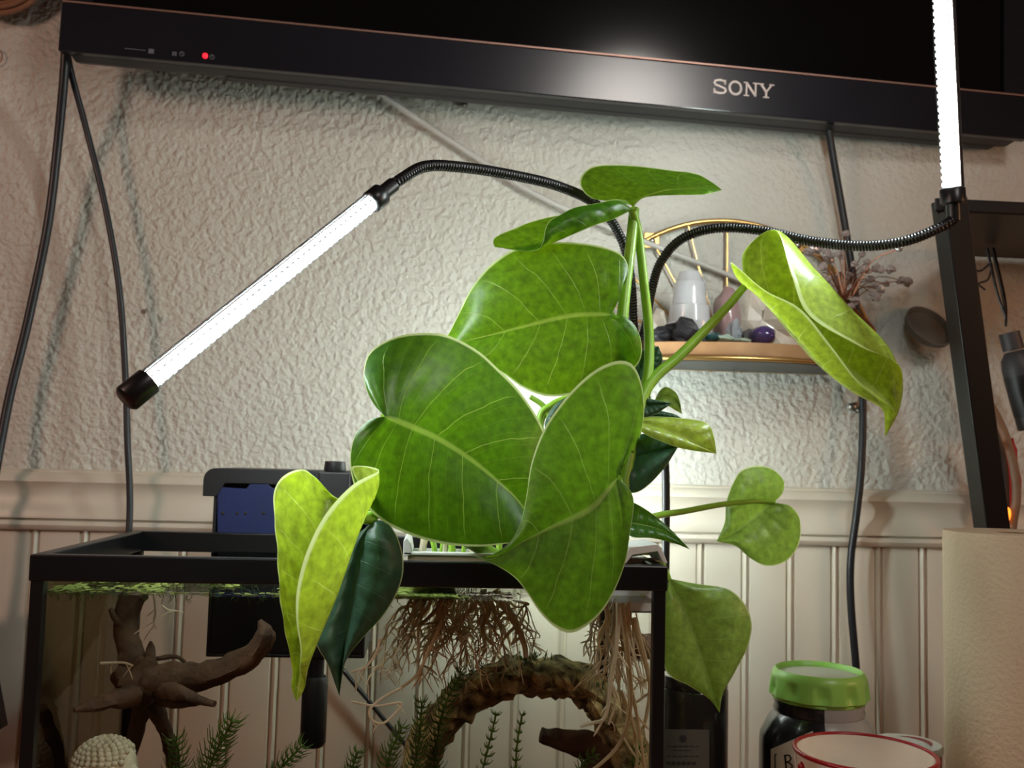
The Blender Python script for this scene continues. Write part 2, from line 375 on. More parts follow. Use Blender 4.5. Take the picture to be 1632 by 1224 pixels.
# bead board: one object per board
ws = struct(MB().box((XL, -0.004, 0.0), (XR, -0.0005, zb + 0.004)).build('wall_wainscot', M['trimpaint'], smooth=False))
g1 = at(1402, 990, -0.010).x; g2 = at(1472, 990, -0.010).x; bw = g2 - g1
bp = [(0, -0.004), (0, -0.0115), (0.0012, -0.012), (bw - 0.0135, -0.012), (bw - 0.0120, -0.0095), (bw - 0.0105, -0.0085), (bw - 0.0095, -0.0115), (bw - 0.0065, -0.0138),
      (bw - 0.0035, -0.0115), (bw - 0.0028, -0.0085), (bw - 0.0013, -0.0085), (bw, -0.0105), (bw, -0.004)]
nb = len(bp); k0 = int((XL - g1) / bw); k1 = int((XR - g1) / bw)
bm0 = None
for k in range(k0, k1):
    x0 = g1 + 0.005 + k * bw
    if bm0 is None:
        q = MB(); q.add([(x0 + x, y, 0.02) for x, y in bp] + [(x0 + x, y, zb) for x, y in bp], [(i, i + nb, i + 1 + nb, i + 1) for i in range(nb - 1)])
        bm0 = q.build('wainscot_board', M['trimpaint'], ws, smooth=True)
    else:
        o = bm0.copy(); C.objects.link(o); o.location = bm0.location + Vector(((k - k0) * bw, 0, 0))
struct(MB().box((XL, -2.6, -0.05), (XR, 0.08, 0.0)).build('floor', M['tablewood'], smooth=False))
# table the tank stands on
tb = thing('table', (0, -0.42, 0), 'orange brown wooden table under the fish tank, seen at the lower left corner', 'table')
MB().box((-1.0, -0.82, TABLE - 0.03), (1.1, -0.025, TABLE)).build('table_top', M['tablewood'], tb, smooth=False, bevel=0.003)
for x in (-0.93, 1.03):
    for y in (-0.76, -0.09): MB().box((x - 0.03, y - 0.03, 0), (x + 0.03, y + 0.03, TABLE - 0.03)).build('leg', M['tablewood'], tb, smooth=False, bevel=0.003)

# ================================================================== television
P0 = at(92, 80, -0.125); P1 = at(1632, 222, -0.055)
ex = (P1 - P0).normalized(); ez = Vector((0, 0, 1)); ez = (ez - ex * ez.dot(ex)).normalized(); ey = ez.cross(ex)
TV = Matrix((ex, ey, ez)).transposed().to_4x4(); TV.translation = P0      # local x right, y back, z up
TVi = TV.inverted()
def tvp(px, py):                                  # pixel -> local (x, z) on the television's front face
    d = CROT @ Vector((px - 816.0, 612.0 - py, -FPX)); o = CAM
    t = (P0 - o).dot(ey) / d.dot(ey); q = TVi @ (o + d * t); return q.x, q.z
tv = thing('television', P0 + ex * 0.6, 'large black wall mounted television with a silver maker name on its lower frame', 'television')
W = 1.28; zl = tvp(800, 71)[1]; H = 0.72
q = MB(); q.frame_box(TV, (0, 0, 0), (W, 0.012, zl - 0.0008)); q.build('lower_bezel', M['tv'], tv, smooth=False, bevel=0.0015)
q = MB(); q.frame_box(TV, (0, 0.0, zl + 0.0022), (0.035, 0.012, H)); q.frame_box(TV, (W - 0.035, 0, zl + 0.0022), (W, 0.012, H)); q.frame_box(TV, (0.035, 0, H - 0.035), (W - 0.035, 0.012, H))
q.build('side_bezel', M['tv'], tv, smooth=False)
MB().frame_box(TV, (0.001, -0.0008, zl - 0.0006), (W - 0.001, 0.010, zl + 0.0016)).build('trim_line', M['pinkline'], tv, smooth=False)
MB().frame_box(TV, (0.035, 0.004, zl + 0.0022), (W - 0.035, 0.011, H - 0.036)).build('screen', M['screen'], tv, smooth=False)
q = MB()
prf = [(0.012, 0.0), (0.012, H), (0.055, H - 0.02), (0.055, 0.02), (0.048, 0.004), (0.03, -0.001)]
npf = len(prf); q.add([TV @ Vector((0.012, y, z)) for y, z in prf] + [TV @ Vector((W - 0.012, y, z)) for y, z in prf],
    [(i, (i + 1) % npf, (i + 1) % npf + npf, i + npf) for i in range(npf)] + [list(range(npf))[::-1], list(range(npf, 2 * npf))])
q.build('back_shell', M['tvmatte'], tv, smooth=False)
x0 = tvp(350, 126)[0]; q = MB(); q.frame_box(TV, (x0, 0.030, -0.0022), (W * 0.98, 0.050, 0.012)); q.build('lower_vent', M['tvmatte'], tv, smooth=False, bevel=0.004)
# maker name, built letter by letter as slab serif strokes
lx0, lz0 = tvp(1136, 149); lx1, lz1 = tvp(1232, 155); lh = tvp(1140, 128)[1] - tvp(1140, 150)[1]; lw = lx1 - lx0
lang = math.atan2(lz1 - lz0, lx1 - lx0)
LG = TV @ Matrix.Translation((lx0, -0.0009, lz0 + 0.0008))
u = lw / 4.38
logo = MB(); T = 0.0009
S = [(0.86, 0.78), (0.84, 0.90), (0.64, 0.97), (0.40, 0.97), (0.16, 0.90), (0.09, 0.75), (0.18, 0.61), (0.42, 0.54), (0.62, 0.47), (0.86, 0.38), (0.92, 0.22), (0.80, 0.08), (0.56, 0.03), (0.30, 0.04), (0.10, 0.14), (0.09, 0.26)]
def letter(stks, x):
    for w, pts in stks: logo.stroke([((x + a) * u, z * lh) for a, z in pts], w * u, LG, T)
letter([(0.13, S), (0.09, [(0.88, 0.70), (0.88, 1.0)]), (0.09, [(0.09, 0.0), (0.09, 0.32)])], 0.0)
O = [(0.56 + 0.42 * math.cos(t * 2 * PI / 20), 0.5 + 0.46 * math.sin(t * 2 * PI / 20)) for t in range(21)]
letter([(0.15, O)], 1.05)
letter([(0.11, [(0.22, 0.03), (0.22, 0.97)]), (0.15, [(0.22, 0.95), (0.88, 0.05)]), (0.11, [(0.88, 0.03), (0.88, 0.97)]),
        (0.08, [(0.04, 0.03), (0.40, 0.03)]), (0.08, [(0.04, 0.97), (0.30, 0.97)]), (0.08, [(0.70, 0.97), (1.06, 0.97)])], 2.20)
letter([(0.15, [(0.12, 0.97), (0.52, 0.42)]), (0.12, [(0.92, 0.97), (0.52, 0.42)]), (0.14, [(0.52, 0.45), (0.52, 0.03)]),
        (0.08, [(0.32, 0.03), (0.72, 0.03)]), (0.08, [(-0.04, 0.97), (0.32, 0.97)]), (0.08, [(0.76, 0.97), (1.08, 0.97)])], 3.34)
logo.build('maker_name', M['logo'], tv, smooth=False)
def tvbox(name, a, bb, m, dep=0.0009):
    (xa, za), (xb, zb_) = tvp(*a), tvp(*bb)
    MB().frame_box(TV, (min(xa, xb), -dep, min(za, zb_)), (max(xa, xb), 0.0005, max(za, zb_))).build(name, m, tv, smooth=False)
tvbox('sensor_window', (199, 77), (232, 81), M['greyprint']); tvbox('sensor_dot', (237, 78), (245, 86), M['greyprint'])
for nm, px in (('timer_icon', 278), ('power_icon', 340)):
    q = MB(); cx, cz = tvp(px + (12 if nm == 'timer_icon' else -2), 86 if nm == 'timer_icon' else 91); rr = 0.0026
    q.stroke([(cx + rr * math.sin(a * PI / 8), cz + rr * math.cos(a * PI / 8)) for a in range(17)], 0.0009, TV @ Matrix.Translation((0, -0.0009, 0)), 0.0009)
    q.stroke([(cx, cz), (cx, cz + rr * 0.8)], 0.0008, TV @ Matrix.Translation((0, -0.0009, 0)), 0.0009)
    q.build(nm, M['greyprint'], tv, smooth=False)
q = MB(); cx, cz = tvp(278, 86)
for a in (-1, 1):
    for c in (-1, 1): q.frame_box(TV, (cx + a * 0.0014 - 0.0011, -0.0009, cz + c * 0.0014 - 0.0011), (cx + a * 0.0014 + 0.0011, 0.0005, cz + c * 0.0014 + 0.0011))
q.build('picture_icon', M['greyprint'], tv, smooth=False)
cx, cz = tvp(327, 89); MB().ball(TV @ Vector((cx, 0, cz)), 0.0035, 12, 8).build('standby_light', M['redled'], tv)

# ================================================================== cables and wall fittings
def cable(pts, Y, r, label, m='cable', n=60):
    o = pipe('cable', pix(pts, Y), r, M[m], n=n); return tag(o, label, 'cable')
cable([(104, 60, -0.085), (103, 110, -0.075), (92, 230, -0.05), (76, 360, -0.04), (45, 510, -0.035), (18, 620, -0.035), (2, 700, -0.04), (-12, 780, -0.05), (-30, 900, -0.055), (-40, 1020, -0.05), (-42, 1110, -0.05), (-43, 1182, -0.05)], None, 0.0058,
      'thick black cable hanging down the far left from the television corner')
cable([(106, 60, -0.075), (112, 110, -0.065), (140, 215, -0.045), (168, 330, -0.04), (190, 460, -0.04), (200, 600, -0.04), (203, 700, -0.045), (207, 800, -0.05), (203, 900, -0.06), (200, 1010, -0.065), (198, 1100, -0.065), (197, 1180, -0.065)], None, 0.0042,
      'thin black cable hanging behind the lower end of the slanted lamp tube')
cable([(590, 130, -0.03), (612, 152, -0.02), (680, 200, -0.010), (760, 252, -0.009), (850, 308, -0.009), (960, 358, -0.009), (1060, 398, -0.009), (1140, 430, -0.009), (1200, 455, -0.009), (1270, 478, -0.009)], None, 0.0038,
      'white cable running diagonally down the wall behind the gold wire shelf', 'whitecable')
cable([(1318, 190, -0.04), (1326, 240, -0.03), (1338, 310, -0.022), (1350, 380, -0.02), (1362, 460, -0.017), (1370, 560, -0.017), (1375, 640, -0.022), (1373, 740, -0.03), (1365, 820, -0.034), (1356, 890, -0.034), (1356, 960, -0.034), (1364, 1060, -0.035), (1370, 1150, -0.036), (1372, 1208, -0.038)], None, 0.0052,
      'black cable dropping down the wall behind the crystal tree and the green lidded jar')
cable([(500, 1010, -0.03), (540, 1060, -0.03), (590, 1120, -0.03), (640, 1180, -0.03), (690, 1235, -0.03)], None, 0.003,
      'thin dark cable crossing the wall diagonally behind the fish tank')
nl = thing('nail', at(232, 495, -0.004), 'small steel nail sticking out of the plaster near the thin cable', 'nail')
a = at(233, 494, 0.0); c = at(229, 497, -0.022)
MB().tube([a, c], 0.0014, 8).build('shank', M['nail'], nl); MB().tube([c, c + Vector((0, -0.0018, 0))], 0.0032, 10).build('head', M['nail'], nl)
for px, py, lb in ((733, 162, 'grey wall anchor just under the middle of the television'), (1360, 648, 'small grey screw under the right end of the gold shelf')):
    q = MB(); p = at(px, py, -0.002); q.ball(p, 0.006, 10, 6, jit=0.5, sc=(1.2, 0.7, 1)); q.ball(p + Vector((0.006, -0.003, -0.005)), 0.0045, 10, 6, jit=0.4, seed=3)
    tag(q.build('wall_anchor', M['nail']), lb, 'wall anchor')
# concentric ring plaque top left
rp = thing('ring_plaque', at(0, 28, -0.03), 'round brown woven plaque of concentric rings at the upper left corner', 'wall decor')
cc = at(0, -50, -0.03)
for k, rpx in enumerate((74, 66, 58, 50, 42, 34, 26, 18, 9)):
    r_ = rpx * 1.27 / FPX
    MB().tube([cc + Vector((r_ * math.cos(a * PI / 24), -0.004 * (k % 2), r_ * math.sin(a * PI / 24))) for a in range(49)], 0.0036, 8, cap=False).build('ring', M['ringwood'], rp)
MB().lathe([(0.0005, 0), (0.058, 0), (0.058, 0.006), (0.0005, 0.006)], cc + Vector((0, 0.004, 0)), 32, axis=Matrix.Rotation(R(-90), 3, 'X')).build('backing', M['ringwood'], rp)
q = MB(); c0 = at(-10, 90, -0.006); q.tube([c0 + Vector((0.011 * math.cos(a * PI / 12), 0, 0.011 * math.sin(a * PI / 12))) for a in range(25)], 0.0008, 6, cap=False)
tag(q.build('wire_ring', M['copper']), 'thin wire ring on the wall at the left picture edge', 'ring')

# ================================================================== gold wire shelf with crystals
sc = at(1157, 598, -0.008); SR = 252 * 1.335 / FPX
sh = thing('wall_shelf', sc, 'gold wire wall shelf with sunburst back and half round wooden board', 'shelf')
def arcpt(a, r=SR, y=-0.008): return Vector((sc.x + r * math.cos(a), y, sc.z + r * math.sin(a)))
MB().tube([arcpt(PI * i / 60) for i in range(61)], 0.0036, 8).build('frame_arc', M['gold'], sh)
for i in range(1, 12):
    a = PI * i / 12; MB().tube([arcpt(a), arcpt(a, 0.02)], 0.0016, 6).build('sunburst_wire', M['gold'], sh)
for px, py in ((1038, 385), (1270, 392)):
    p = at(px, py, -0.006); q = MB(); q.box((p.x - 0.011, -0.009, p.z - 0.010), (p.x + 0.011, -0.006, p.z + 0.012)); t_ = q.build('mounting_tab', M['gold'], sh, smooth=False, bevel=0.001)
    MB().ball(p + Vector((0, -0.004, 0)), 0.0048, 12, 8, sc=(1, .5, 1)).build('screw', M['nail'], t_)
zs = at(1180, 568, -0.13).z; th = 0.017; SD = 0.135
outl = [(sc.x + (SR - 0.004) * math.cos(PI + PI * i / 40), -0.004 + SD * math.sin(PI + PI * i / 40)) for i in range(41)]
q = MB(); n = len(outl); q.add([(x, y, zs) for x, y in outl] + [(x, y, zs + th) for x, y in outl], [list(range(n))[::-1], list(range(n, 2 * n))] + [(i, (i + 1) % n, (i + 1) % n + n, i + n) for i in range(n)])
q.build('board', M['shelfwood'], sh, smooth=False, bevel=0.001)
q = MB()
o2 = [(sc.x + (SR + 0.001) * math.cos(PI + PI * i / 40), -0.004 + (SD + 0.004) * math.sin(PI + PI * i / 40)) for i in range(41)]
q.tube([(x, y, zs - 0.004) for x, y in o2], 0.0032, 8); q.tube([(x, -0.006, zs - 0.004) for x in (sc.x - SR, sc.x + SR)], 0.0032, 8)
q.build('support_ring', M['gold'], sh)
o3 = [(sc.x + (SR - .02) * math.cos(PI + PI * i / 40), -0.006 + (SD - .012) * math.sin(PI + PI * i / 40)) for i in range(41)]
q = MB(); q.add([(x, y, zs - .0065) for x, y in o3] + [(x, y, zs - .0005) for x, y in o3], [list(range(41))[::-1], list(range(41, 82))] + [(i, (i + 1) % 41, (i + 1) % 41 + 41, i + 41) for i in range(41)])
q.build('under_plate', M['blackmetal'], sh, smooth=False)
ZS = zs + th
def on_shelf(px, Y): return Vector((at(px, 555, Y).x, Y, ZS))
def gem(name, px, Y, w, h, m, label, jit=0.25, d=None, seed=1, cat='crystal', lump=False):
    p = on_shelf(px, Y); q = MB(); d = d or w
    if lump: q.ball(p + Vector((0, 0, h * 0.47)), 1, 9, 6, jit=jit * 1.6, sc=(w, d, h * 0.5), seed=seed)
    else: q.ball(p + Vector((0, 0, h * 0.48)), 1, 20, 14, jit=jit, sc=(w, d, h * 0.5), seed=seed)
    return tag(q.build(name, M[m], smooth=not lump), label, cat)
# selenite tower: stepped tapering hexagonal point
p = on_shelf(1098, -0.075); q = MB(); hT = (552 - 425) * 1.245 / FPX
pr = [(0.0001, 0), (0.030, 0), (0.031, hT * .30), (0.027, hT * .31), (0.026, hT * .52), (0.0235, hT * .53), (0.021, hT * .70), (0.0205, hT * .82), (0.018, hT * .84), (0.013, hT * .97), (0.0001, hT)]
q.lathe(pr, p, 18); tag(q.build('selenite_tower', M['selenite'], smooth=True), 'tall white selenite tower standing on the gold shelf', 'crystal')
gem('rose_quartz', 1158, -0.055, 0.018, 0.085, 'rose', 'tall pinkish rose quartz stone beside the white selenite tower', 0.2)
gem('black_stone', 1088, -0.105, 0.022, 0.031, 'blackstone', 'lumpy matt black stone in front of the selenite tower', 0.5, lump=True, seed=4)
gem('black_stone', 1052, -0.105, 0.017, 0.018, 'blackstone', 'low flat black stone chip at the left of the shelf crystals', 0.5, lump=True, seed=6)
gem('white_stone', 1046, -0.07, 0.016, 0.045, 'rough', 'small white block stone left of the selenite tower', 0.4, lump=True, seed=8)
gem('teal_stone', 1135, -0.112, 0.014, 0.014, 'teal', 'small dark teal tumbled stone at the front of the shelf', 0.3)
gem('green_stone', 1153, -0.118, 0.012, 0.012, 'palegreen', 'small pale green tumbled stone on the shelf front', 0.3, seed=2)
gem('clear_quartz', 1170, -0.10, 0.010, 0.030, 'clear', 'small clear quartz chip leaning before the rose quartz', 0.6, lump=True, seed=3)
gem('yellow_stone', 1182, -0.118, 0.012, 0.008, 'palegreen', 'tiny flat cream pebble beside the purple stone', 0.3, seed=5)
gem('grey_stone', 1196, -0.095, 0.013, 0.024, 'greystone', 'dark grey tumbled stone behind the purple amethyst', 0.3, seed=7)
gem('amethyst', 1215, -0.112, 0.0165, 0.026, 'amethyst', 'glossy purple amethyst tumbled stone on the shelf', 0.2, seed=9)
gem('quartz_cluster', 1245, -0.06, 0.038, 0.058, 'rough', 'rough white quartz cluster behind the purple amethyst', 0.55, d=0.022, lump=True, seed=11)
gem('quartz_cluster', 1205, -0.045, 0.032, 0.085, 'rough', 'large upright cream quartz slab at the back of the shelf', 0.4, d=0.016, lump=True, seed=12)
# wire tree with stone chips
tr = thing('gem_tree', on_shelf(1345, -0.055), 'copper wire tree with pale pink stone chips on the right of the shelf', 'ornament')
tbse = on_shelf(1372, -0.06); rnd = random.Random(3)
MB().ball(tbse + Vector((0, 0, 0.008)), 0.022, 12, 8, jit=0.3, sc=(1, .8, .5)).build('base', M['rough'], tr)
top = at(1342, 470, -0.06)
q = MB()
for k in range(6):
    o_ = Vector((rnd.uniform(-.003, .003), rnd.uniform(-.003, .003), 0)); q.tube(spline([tbse + o_, at(1392, 530, -0.06) + o_, at(1362, 495, -0.06) + o_, top + o_], 24), 0.0012, 5)
q.build('trunk', M['copper'], tr)
chips = [(1348, 372), (1290, 400), (1302, 398), (1318, 404), (1322, 412), (1338, 405), (1374, 405), (1382, 418), (1312, 425), (1300, 438), (1338, 438), (1350, 440), (1378, 430), (1398, 428), (1405, 430),
         (1432, 397), (1436, 447), (1446, 449), (1395, 455), (1404, 462), (1394, 472), (1342, 452), (1352, 460), (1336, 470), (1362, 478), (1318, 446), (1362, 420), (1388, 445), (1412, 452), (1420, 430), (1308, 455), (1326, 462), (1346, 490), (1356, 488), (1330, 480)]
chip_me = None
for i, (px, py) in enumerate(chips):
    Y = rnd.uniform(-0.085, -0.035); p = at(px, py, Y); mid = top.lerp(p, 0.5) + Vector((0, 0, rnd.uniform(0, .015)))
    MB().tube(spline([top.lerp(tbse, rnd.uniform(0, .3)), mid, p], 10), 0.0007, 5).build('branch', M['copper'], tr)
    MB().ball(p, rnd.uniform(0.0044, 0.0072), 7, 5, jit=0.7, sc=(1.2, .9, .9), seed=i).build('stone_chip', M['chipquartz'], tr, smooth=False)

# ================================================================== fish tank
YF, YB = -0.52, -0.25
TX0 = at(47, 887, YF).x; TX1 = at(1065, 899, YF).x
ZR = (at(47, 887, YF).z + at(1065, 899, YF).z) / 2
RH = 40 * 0.80 / FPX
tank = thing('fish_tank', ((TX0 + TX1) / 2, (YF + YB) / 2, TABLE), 'rectangular glass fish tank with black plastic rim on the table', 'fish tank')
def ring(z0, z1, w, out=0.0):
    q = MB(); x0, x1, y0, y1 = TX0 - out, TX1 + out, YF - out, YB + out
    q.box((x0, y0, z0), (x1, y0 + w, z1)); q.box((x0, y1 - w, z0), (x1, y1, z1)); q.box((x0, y0 + w, z0), (x0 + w, y1 - w, z1)); q.box((x1 - w, y0 + w, z0), (x1, y1 - w, z1)); return q
ring(ZR - RH, ZR, 0.011).build('top_rim', M['rim'], tank, smooth=False, bevel=0.0012)
ring(TABLE, TABLE + 0.022, 0.011).build('bottom_rim', M['rim'], tank, smooth=False, bevel=0.0012)
GX0, GX1, GY0, GY1 = TX0 + 0.002, TX1 - 0.002, YF + 0.002, YB - 0.002; gt = 0.004
gz0, gz1 = TABLE + 0.006, ZR - 0.004
for nm, lo, hi in (('front_pane', (GX0 + gt, GY0, gz0), (GX1 - gt, GY0 + gt, gz1)), ('back_pane', (GX0 + gt, GY1 - gt, gz0), (GX1 - gt, GY1, gz1)),
                   ('side_pane', (GX0, GY0, gz0), (GX0 + gt, GY1, gz1)), ('side_pane', (GX1 - gt, GY0, gz0), (GX1, GY1, gz1))):
    MB().box(lo, hi).build(nm, M['shadeglass'] if nm == 'side_pane' and hi[0] < 0 else M['glass'], tank, smooth=False)
MB().box((GX0 + gt, GY0 + gt, gz0), (GX1 - gt, GY1 - gt, gz0 + 0.005)).build('bottom_pane', M['rim'], tank, smooth=False)
for x, y in ((GX0, GY0), (GX1 - 0.0085, GY0), (GX0, GY1 - 0.0085), (GX1 - 0.0085, GY1 - 0.0085)):
    MB().box((x - 0.0008, y - 0.0008, gz0), (x + 0.0093, y + 0.0093, ZR - RH + 0.002)).build('corner_seal', M['silicone'], tank, smooth=False, bevel=0.001)
# water
WZ = at(500, 953, GY0 + gt).z
def water_mats():
    out = []
    for top_ in (False, True):
        m = bpy.data.materials.new('tank_water_surface' if top_ else 'tank_water'); m.use_nodes = True; nt = m.node_tree; nt.nodes.clear()
        o = nd(nt, 'ShaderNodeOutputMaterial'); t = nd(nt, 'ShaderNodeBsdfTransparent')
        if top_:
            g = nd(nt, 'ShaderNodeBsdfGlossy'); g.inputs['Roughness'].default_value = 0.02; mx = nd(nt, 'ShaderNodeMixShader'); lw = nd(nt, 'ShaderNodeLayerWeight'); lw.inputs[0].default_value = 0.3
            tc = nd(nt, 'ShaderNodeTexCoord'); nz = nd(nt, 'ShaderNodeTexNoise'); nz.inputs['Scale'].default_value = 60; bp_ = nd(nt, 'ShaderNodeBump'); bp_.inputs['Strength'].default_value = 0.15; bp_.inputs['Distance'].default_value = 0.002
            nt.links.new(tc.outputs['Object'], nz.inputs['Vector']); nt.links.new(nz.outputs['Fac'], bp_.inputs['Height']); nt.links.new(bp_.outputs['Normal'], g.inputs['Normal'])
            mu = nd(nt, 'ShaderNodeMath', operation='MULTIPLY'); mu.inputs[1].default_value = 0.7; nt.links.new(lw.outputs['Fresnel'], mu.inputs[0])
            nt.links.new(mu.outputs[0], mx.inputs[0]); nt.links.new(t.outputs[0], mx.inputs[1]); nt.links.new(g.outputs[0], mx.inputs[2]); nt.links.new(mx.outputs[0], o.inputs['Surface'])
        else: nt.links.new(t.outputs[0], o.inputs['Surface'])
        va = nd(nt, 'ShaderNodeVolumeAbsorption'); va.inputs['Color'].default_value = (0.62, 0.60, 0.50, 1); va.inputs['Density'].default_value = 1.9
        nt.links.new(va.outputs[0], o.inputs['Volume']); out.append(m)
    return out
q = MB(); q.box((GX0 + gt + 0.0004, GY0 + gt + 0.0004, gz0 + 0.0055), (GX1 - gt - 0.0004, GY1 - gt - 0.0004, WZ)); q.mi = [0, 1, 0, 0, 0, 0]
tag(q.build('tank_water', water_mats(), smooth=False), 'murky greenish brown water filling the fish tank', 'water', kind='stuff')
# gravel bed
q = MB(); nx, ny = 60, 30; gx0, gx1, gy0, gy1 = GX0 + gt + .001, GX1 - gt - .001, GY0 + gt + .001, GY1 - gt - .001
for j in range(ny + 1):
    for i in range(nx + 1):
        x = gx0 + (gx1 - gx0) * i / nx; y = gy0 + (gy1 - gy0) * j / ny; q.v.append(Vector((x, y, TABLE + 0.035 + 0.012 * noise.noise(Vector((x * 12, y * 12, 0))) + 0.004 * noise.noise(Vector((x * 90, y * 90, 4))))))
for j in range(ny):
    for i in range(nx): k = j * (nx + 1) + i; q.f.append([k, k + 1, k + nx + 2, k + nx + 1]); q.mi.append(0)
tag(q.build('gravel_bed', M['gravel']), 'dark gravel covering the bottom of the fish tank', 'gravel', kind='stuff')
GZ = TABLE + 0.035
# duckweed
q = MB(); rnd = random.Random(11)
def pad(x, y, r):
    a0 = rnd.uniform(0, 6.3); z = WZ + 0.0008 + rnd.uniform(0, 0.0012); tx, ty = rnd.uniform(-.25, .25), rnd.uniform(-.25, .25); e = rnd.uniform(.6, 1)
    q.add([(x + r * math.cos(a0 + a * PI / 3), y + r * e * math.sin(a0 + a * PI / 3), z + r * (tx * math.cos(a0 + a * PI / 3) + ty * math.sin(a0 + a * PI / 3))) for a in range(6)], [list(range(6))])
xa, xb = at(640, 940, GY0 + .03).x, at(715, 940, GY0 + .03).x
for i in range(6500):
    x = rnd.uniform(gx0, gx1); y = rnd.uniform(gy0, gy1)
    dens = noise.noise(Vector((x * 22, y * 22, 1.3))) + 0.35 * noise.noise(Vector((x * 60, y * 60, 5)))
    lim = -0.02 if x < xa - 0.03 else (-1 if x < xb and y < GY0 + 0.11 else 0.42)
    if dens > lim or (y < GY0 + 0.014 and x < xa and rnd.random() < .6): pad(x, y, rnd.uniform(0.0016, 0.0034))
for i in range(2600):
    x = rnd.uniform(xa - .015, xb + .004); y = rnd.uniform(gy0, gy0 + .11); pad(x, y, rnd.uniform(0.0018, 0.0036))
tag(q.build('duckweed', M['duck'], smooth=False), 'layer of tiny green duckweed floating on the tank water', 'duckweed', kind='stuff')
q = MB()
for i in range(420):
    x = rnd.uniform(gx0, xb + .03); y = rnd.uniform(gy0, gy0 + .1); l = rnd.uniform(.002, .008)
    q.tube([(x, y, WZ), (x + rnd.uniform(-.002, .002), y, WZ - l * .5), (x + rnd.uniform(-.004, .004), y, WZ - l)], [0.00035, .0003, .0002], 4)
tag(q.build('duckweed_rootlets', M['moss']), 'fine green rootlets hanging under the floating duckweed', 'duckweed', kind='stuff')

# ================================================================== hang-on filter at the back of the tank
ft = thing('tank_filter', at(420, 1040, -0.2), 'black hang on filter with blue cartridge on the rear rim of the tank', 'filter')
fy0, fy1 = -0.243, -0.135
fx0 = at(340, 800, fy0).x; fx1 = at(590, 800, fy0).x; fzt = at(420, 748, fy0).z; fzb = at(400, 1048, fy0).z
q = MB(); w = 0.004
q.box((fx0, fy1 - w, fzb), (fx1, fy1, fzt - 0.012)); q.box((fx0, fy0, fzb), (fx0 + w, fy1 - w, fzt - 0.012)); q.box((fx1 - w, fy0, fzb), (fx1, fy1 - w, fzt - 0.012)); q.box((fx0, fy0, fzb), (fx1, fy1, fzb + w))
zm = at(400, 930, fy0).z; q.box((fx0 + w, fy0, fzb + w), (fx1 - w, fy0 + w, zm)); q.build('body', M['tvmatte'], ft, smooth=False, bevel=0.0015)
MB().box((fx0 + w, fy0 + .0005, zm), (fx1 - w, fy0 + .003, fzt - 0.012)).build('front_window', M['smoke'], ft, smooth=False)
# lid: rounded tray edge
q = MB(); lipx0 = at(323, 770, fy0 - .006).x; pts = []
for i in range(9): a = PI / 2 * i / 8; pts.append((lipx0 + 0.012 - 0.012 * math.cos(a), fzt - 0.012 + 0.012 * math.sin(a)))
pts = [(lipx0 - 0.0, fzt - 0.030), (lipx0 + 0.0, fzt - 0.012)] + pts + [(fx1 + 0.008, fzt), (fx1 + 0.008, fzt - 0.016), (fx0 + 0.012, fzt - 0.016), (fx0 + 0.004, fzt - 0.030)]
q.prism(pts, Matrix.Translation((0, fy0 - 0.004, 0)), fy1 - fy0 + 0.008); q.build('lid', M['tvmatte'], ft, smooth=False, bevel=0.001)
cy = fy0 - 0.0035; cpx = [(346, 900), (346, 776), (392, 779), (398, 772), (406, 768), (416, 767), (426, 771), (434, 778), (560, 780), (560, 900)]
q = MB(); q.prism([(at(px, py, cy).x, at(px, py, cy).z) for px, py in cpx], Matrix.Translation((0, cy, 0)), 0.003); cart = q.build('cartridge', M['bluefoam'], ft, smooth=False, bevel=0.001)
for px in (355, 378, 391, 420): p = at(px, 818, cy); MB().ball(p, 0.002, 8, 6, sc=(1, .3, 1)).build('hole', M['ink'], cart)
p = at(533, 790, -0.262)
MB().box((p.x - .0165, -0.275, at(533, 890, -0.27).z), (p.x + .0165, -0.238, at(533, 752, -0.27).z)).build('intake_elbow', M['tvmatte'], ft, smooth=False, bevel=0.002)
MB().lathe([(0.0001, 0), (.0105, 0), (.0115, .002), (.0105, .011), (.0001, .0115)], Vector((p.x - .001, -0.257, at(533, 752, -0.27).z)), 16, mod=lambda r, z, a: r * (1 + .04 * math.cos(8 * a))).build('flow_knob', M['tvmatte'], ft)
p0 = at(505, 960, -0.30); zt_ = at(505, 1196, -0.30).z
MB().tube([(p0.x, -0.285, ZR - .005), (p0.x, -0.285, zt_ + .07)], 0.0085, 16).build('intake_tube', M['tvmatte'], ft)
q = MB(); q.lathe([(0.0001, 0), (.010, .0), (.0125, .004), (.0125, .066), (.010, .07), (.0001, .07)], Vector((p0.x, -0.285, zt_)), 20, mod=lambda r, z, a: r * (1 + .05 * math.cos(20 * a))); q.build('intake_strainer', M['tvmatte'], ft)
MB().box((p0.x - .0105, -0.296, at(505, 1050, -.29).z), (p0.x + .0105, -0.276, at(505, 955, -.29).z)).build('tube_coupler', M['tvmatte'], ft, smooth=False, bevel=0.003)

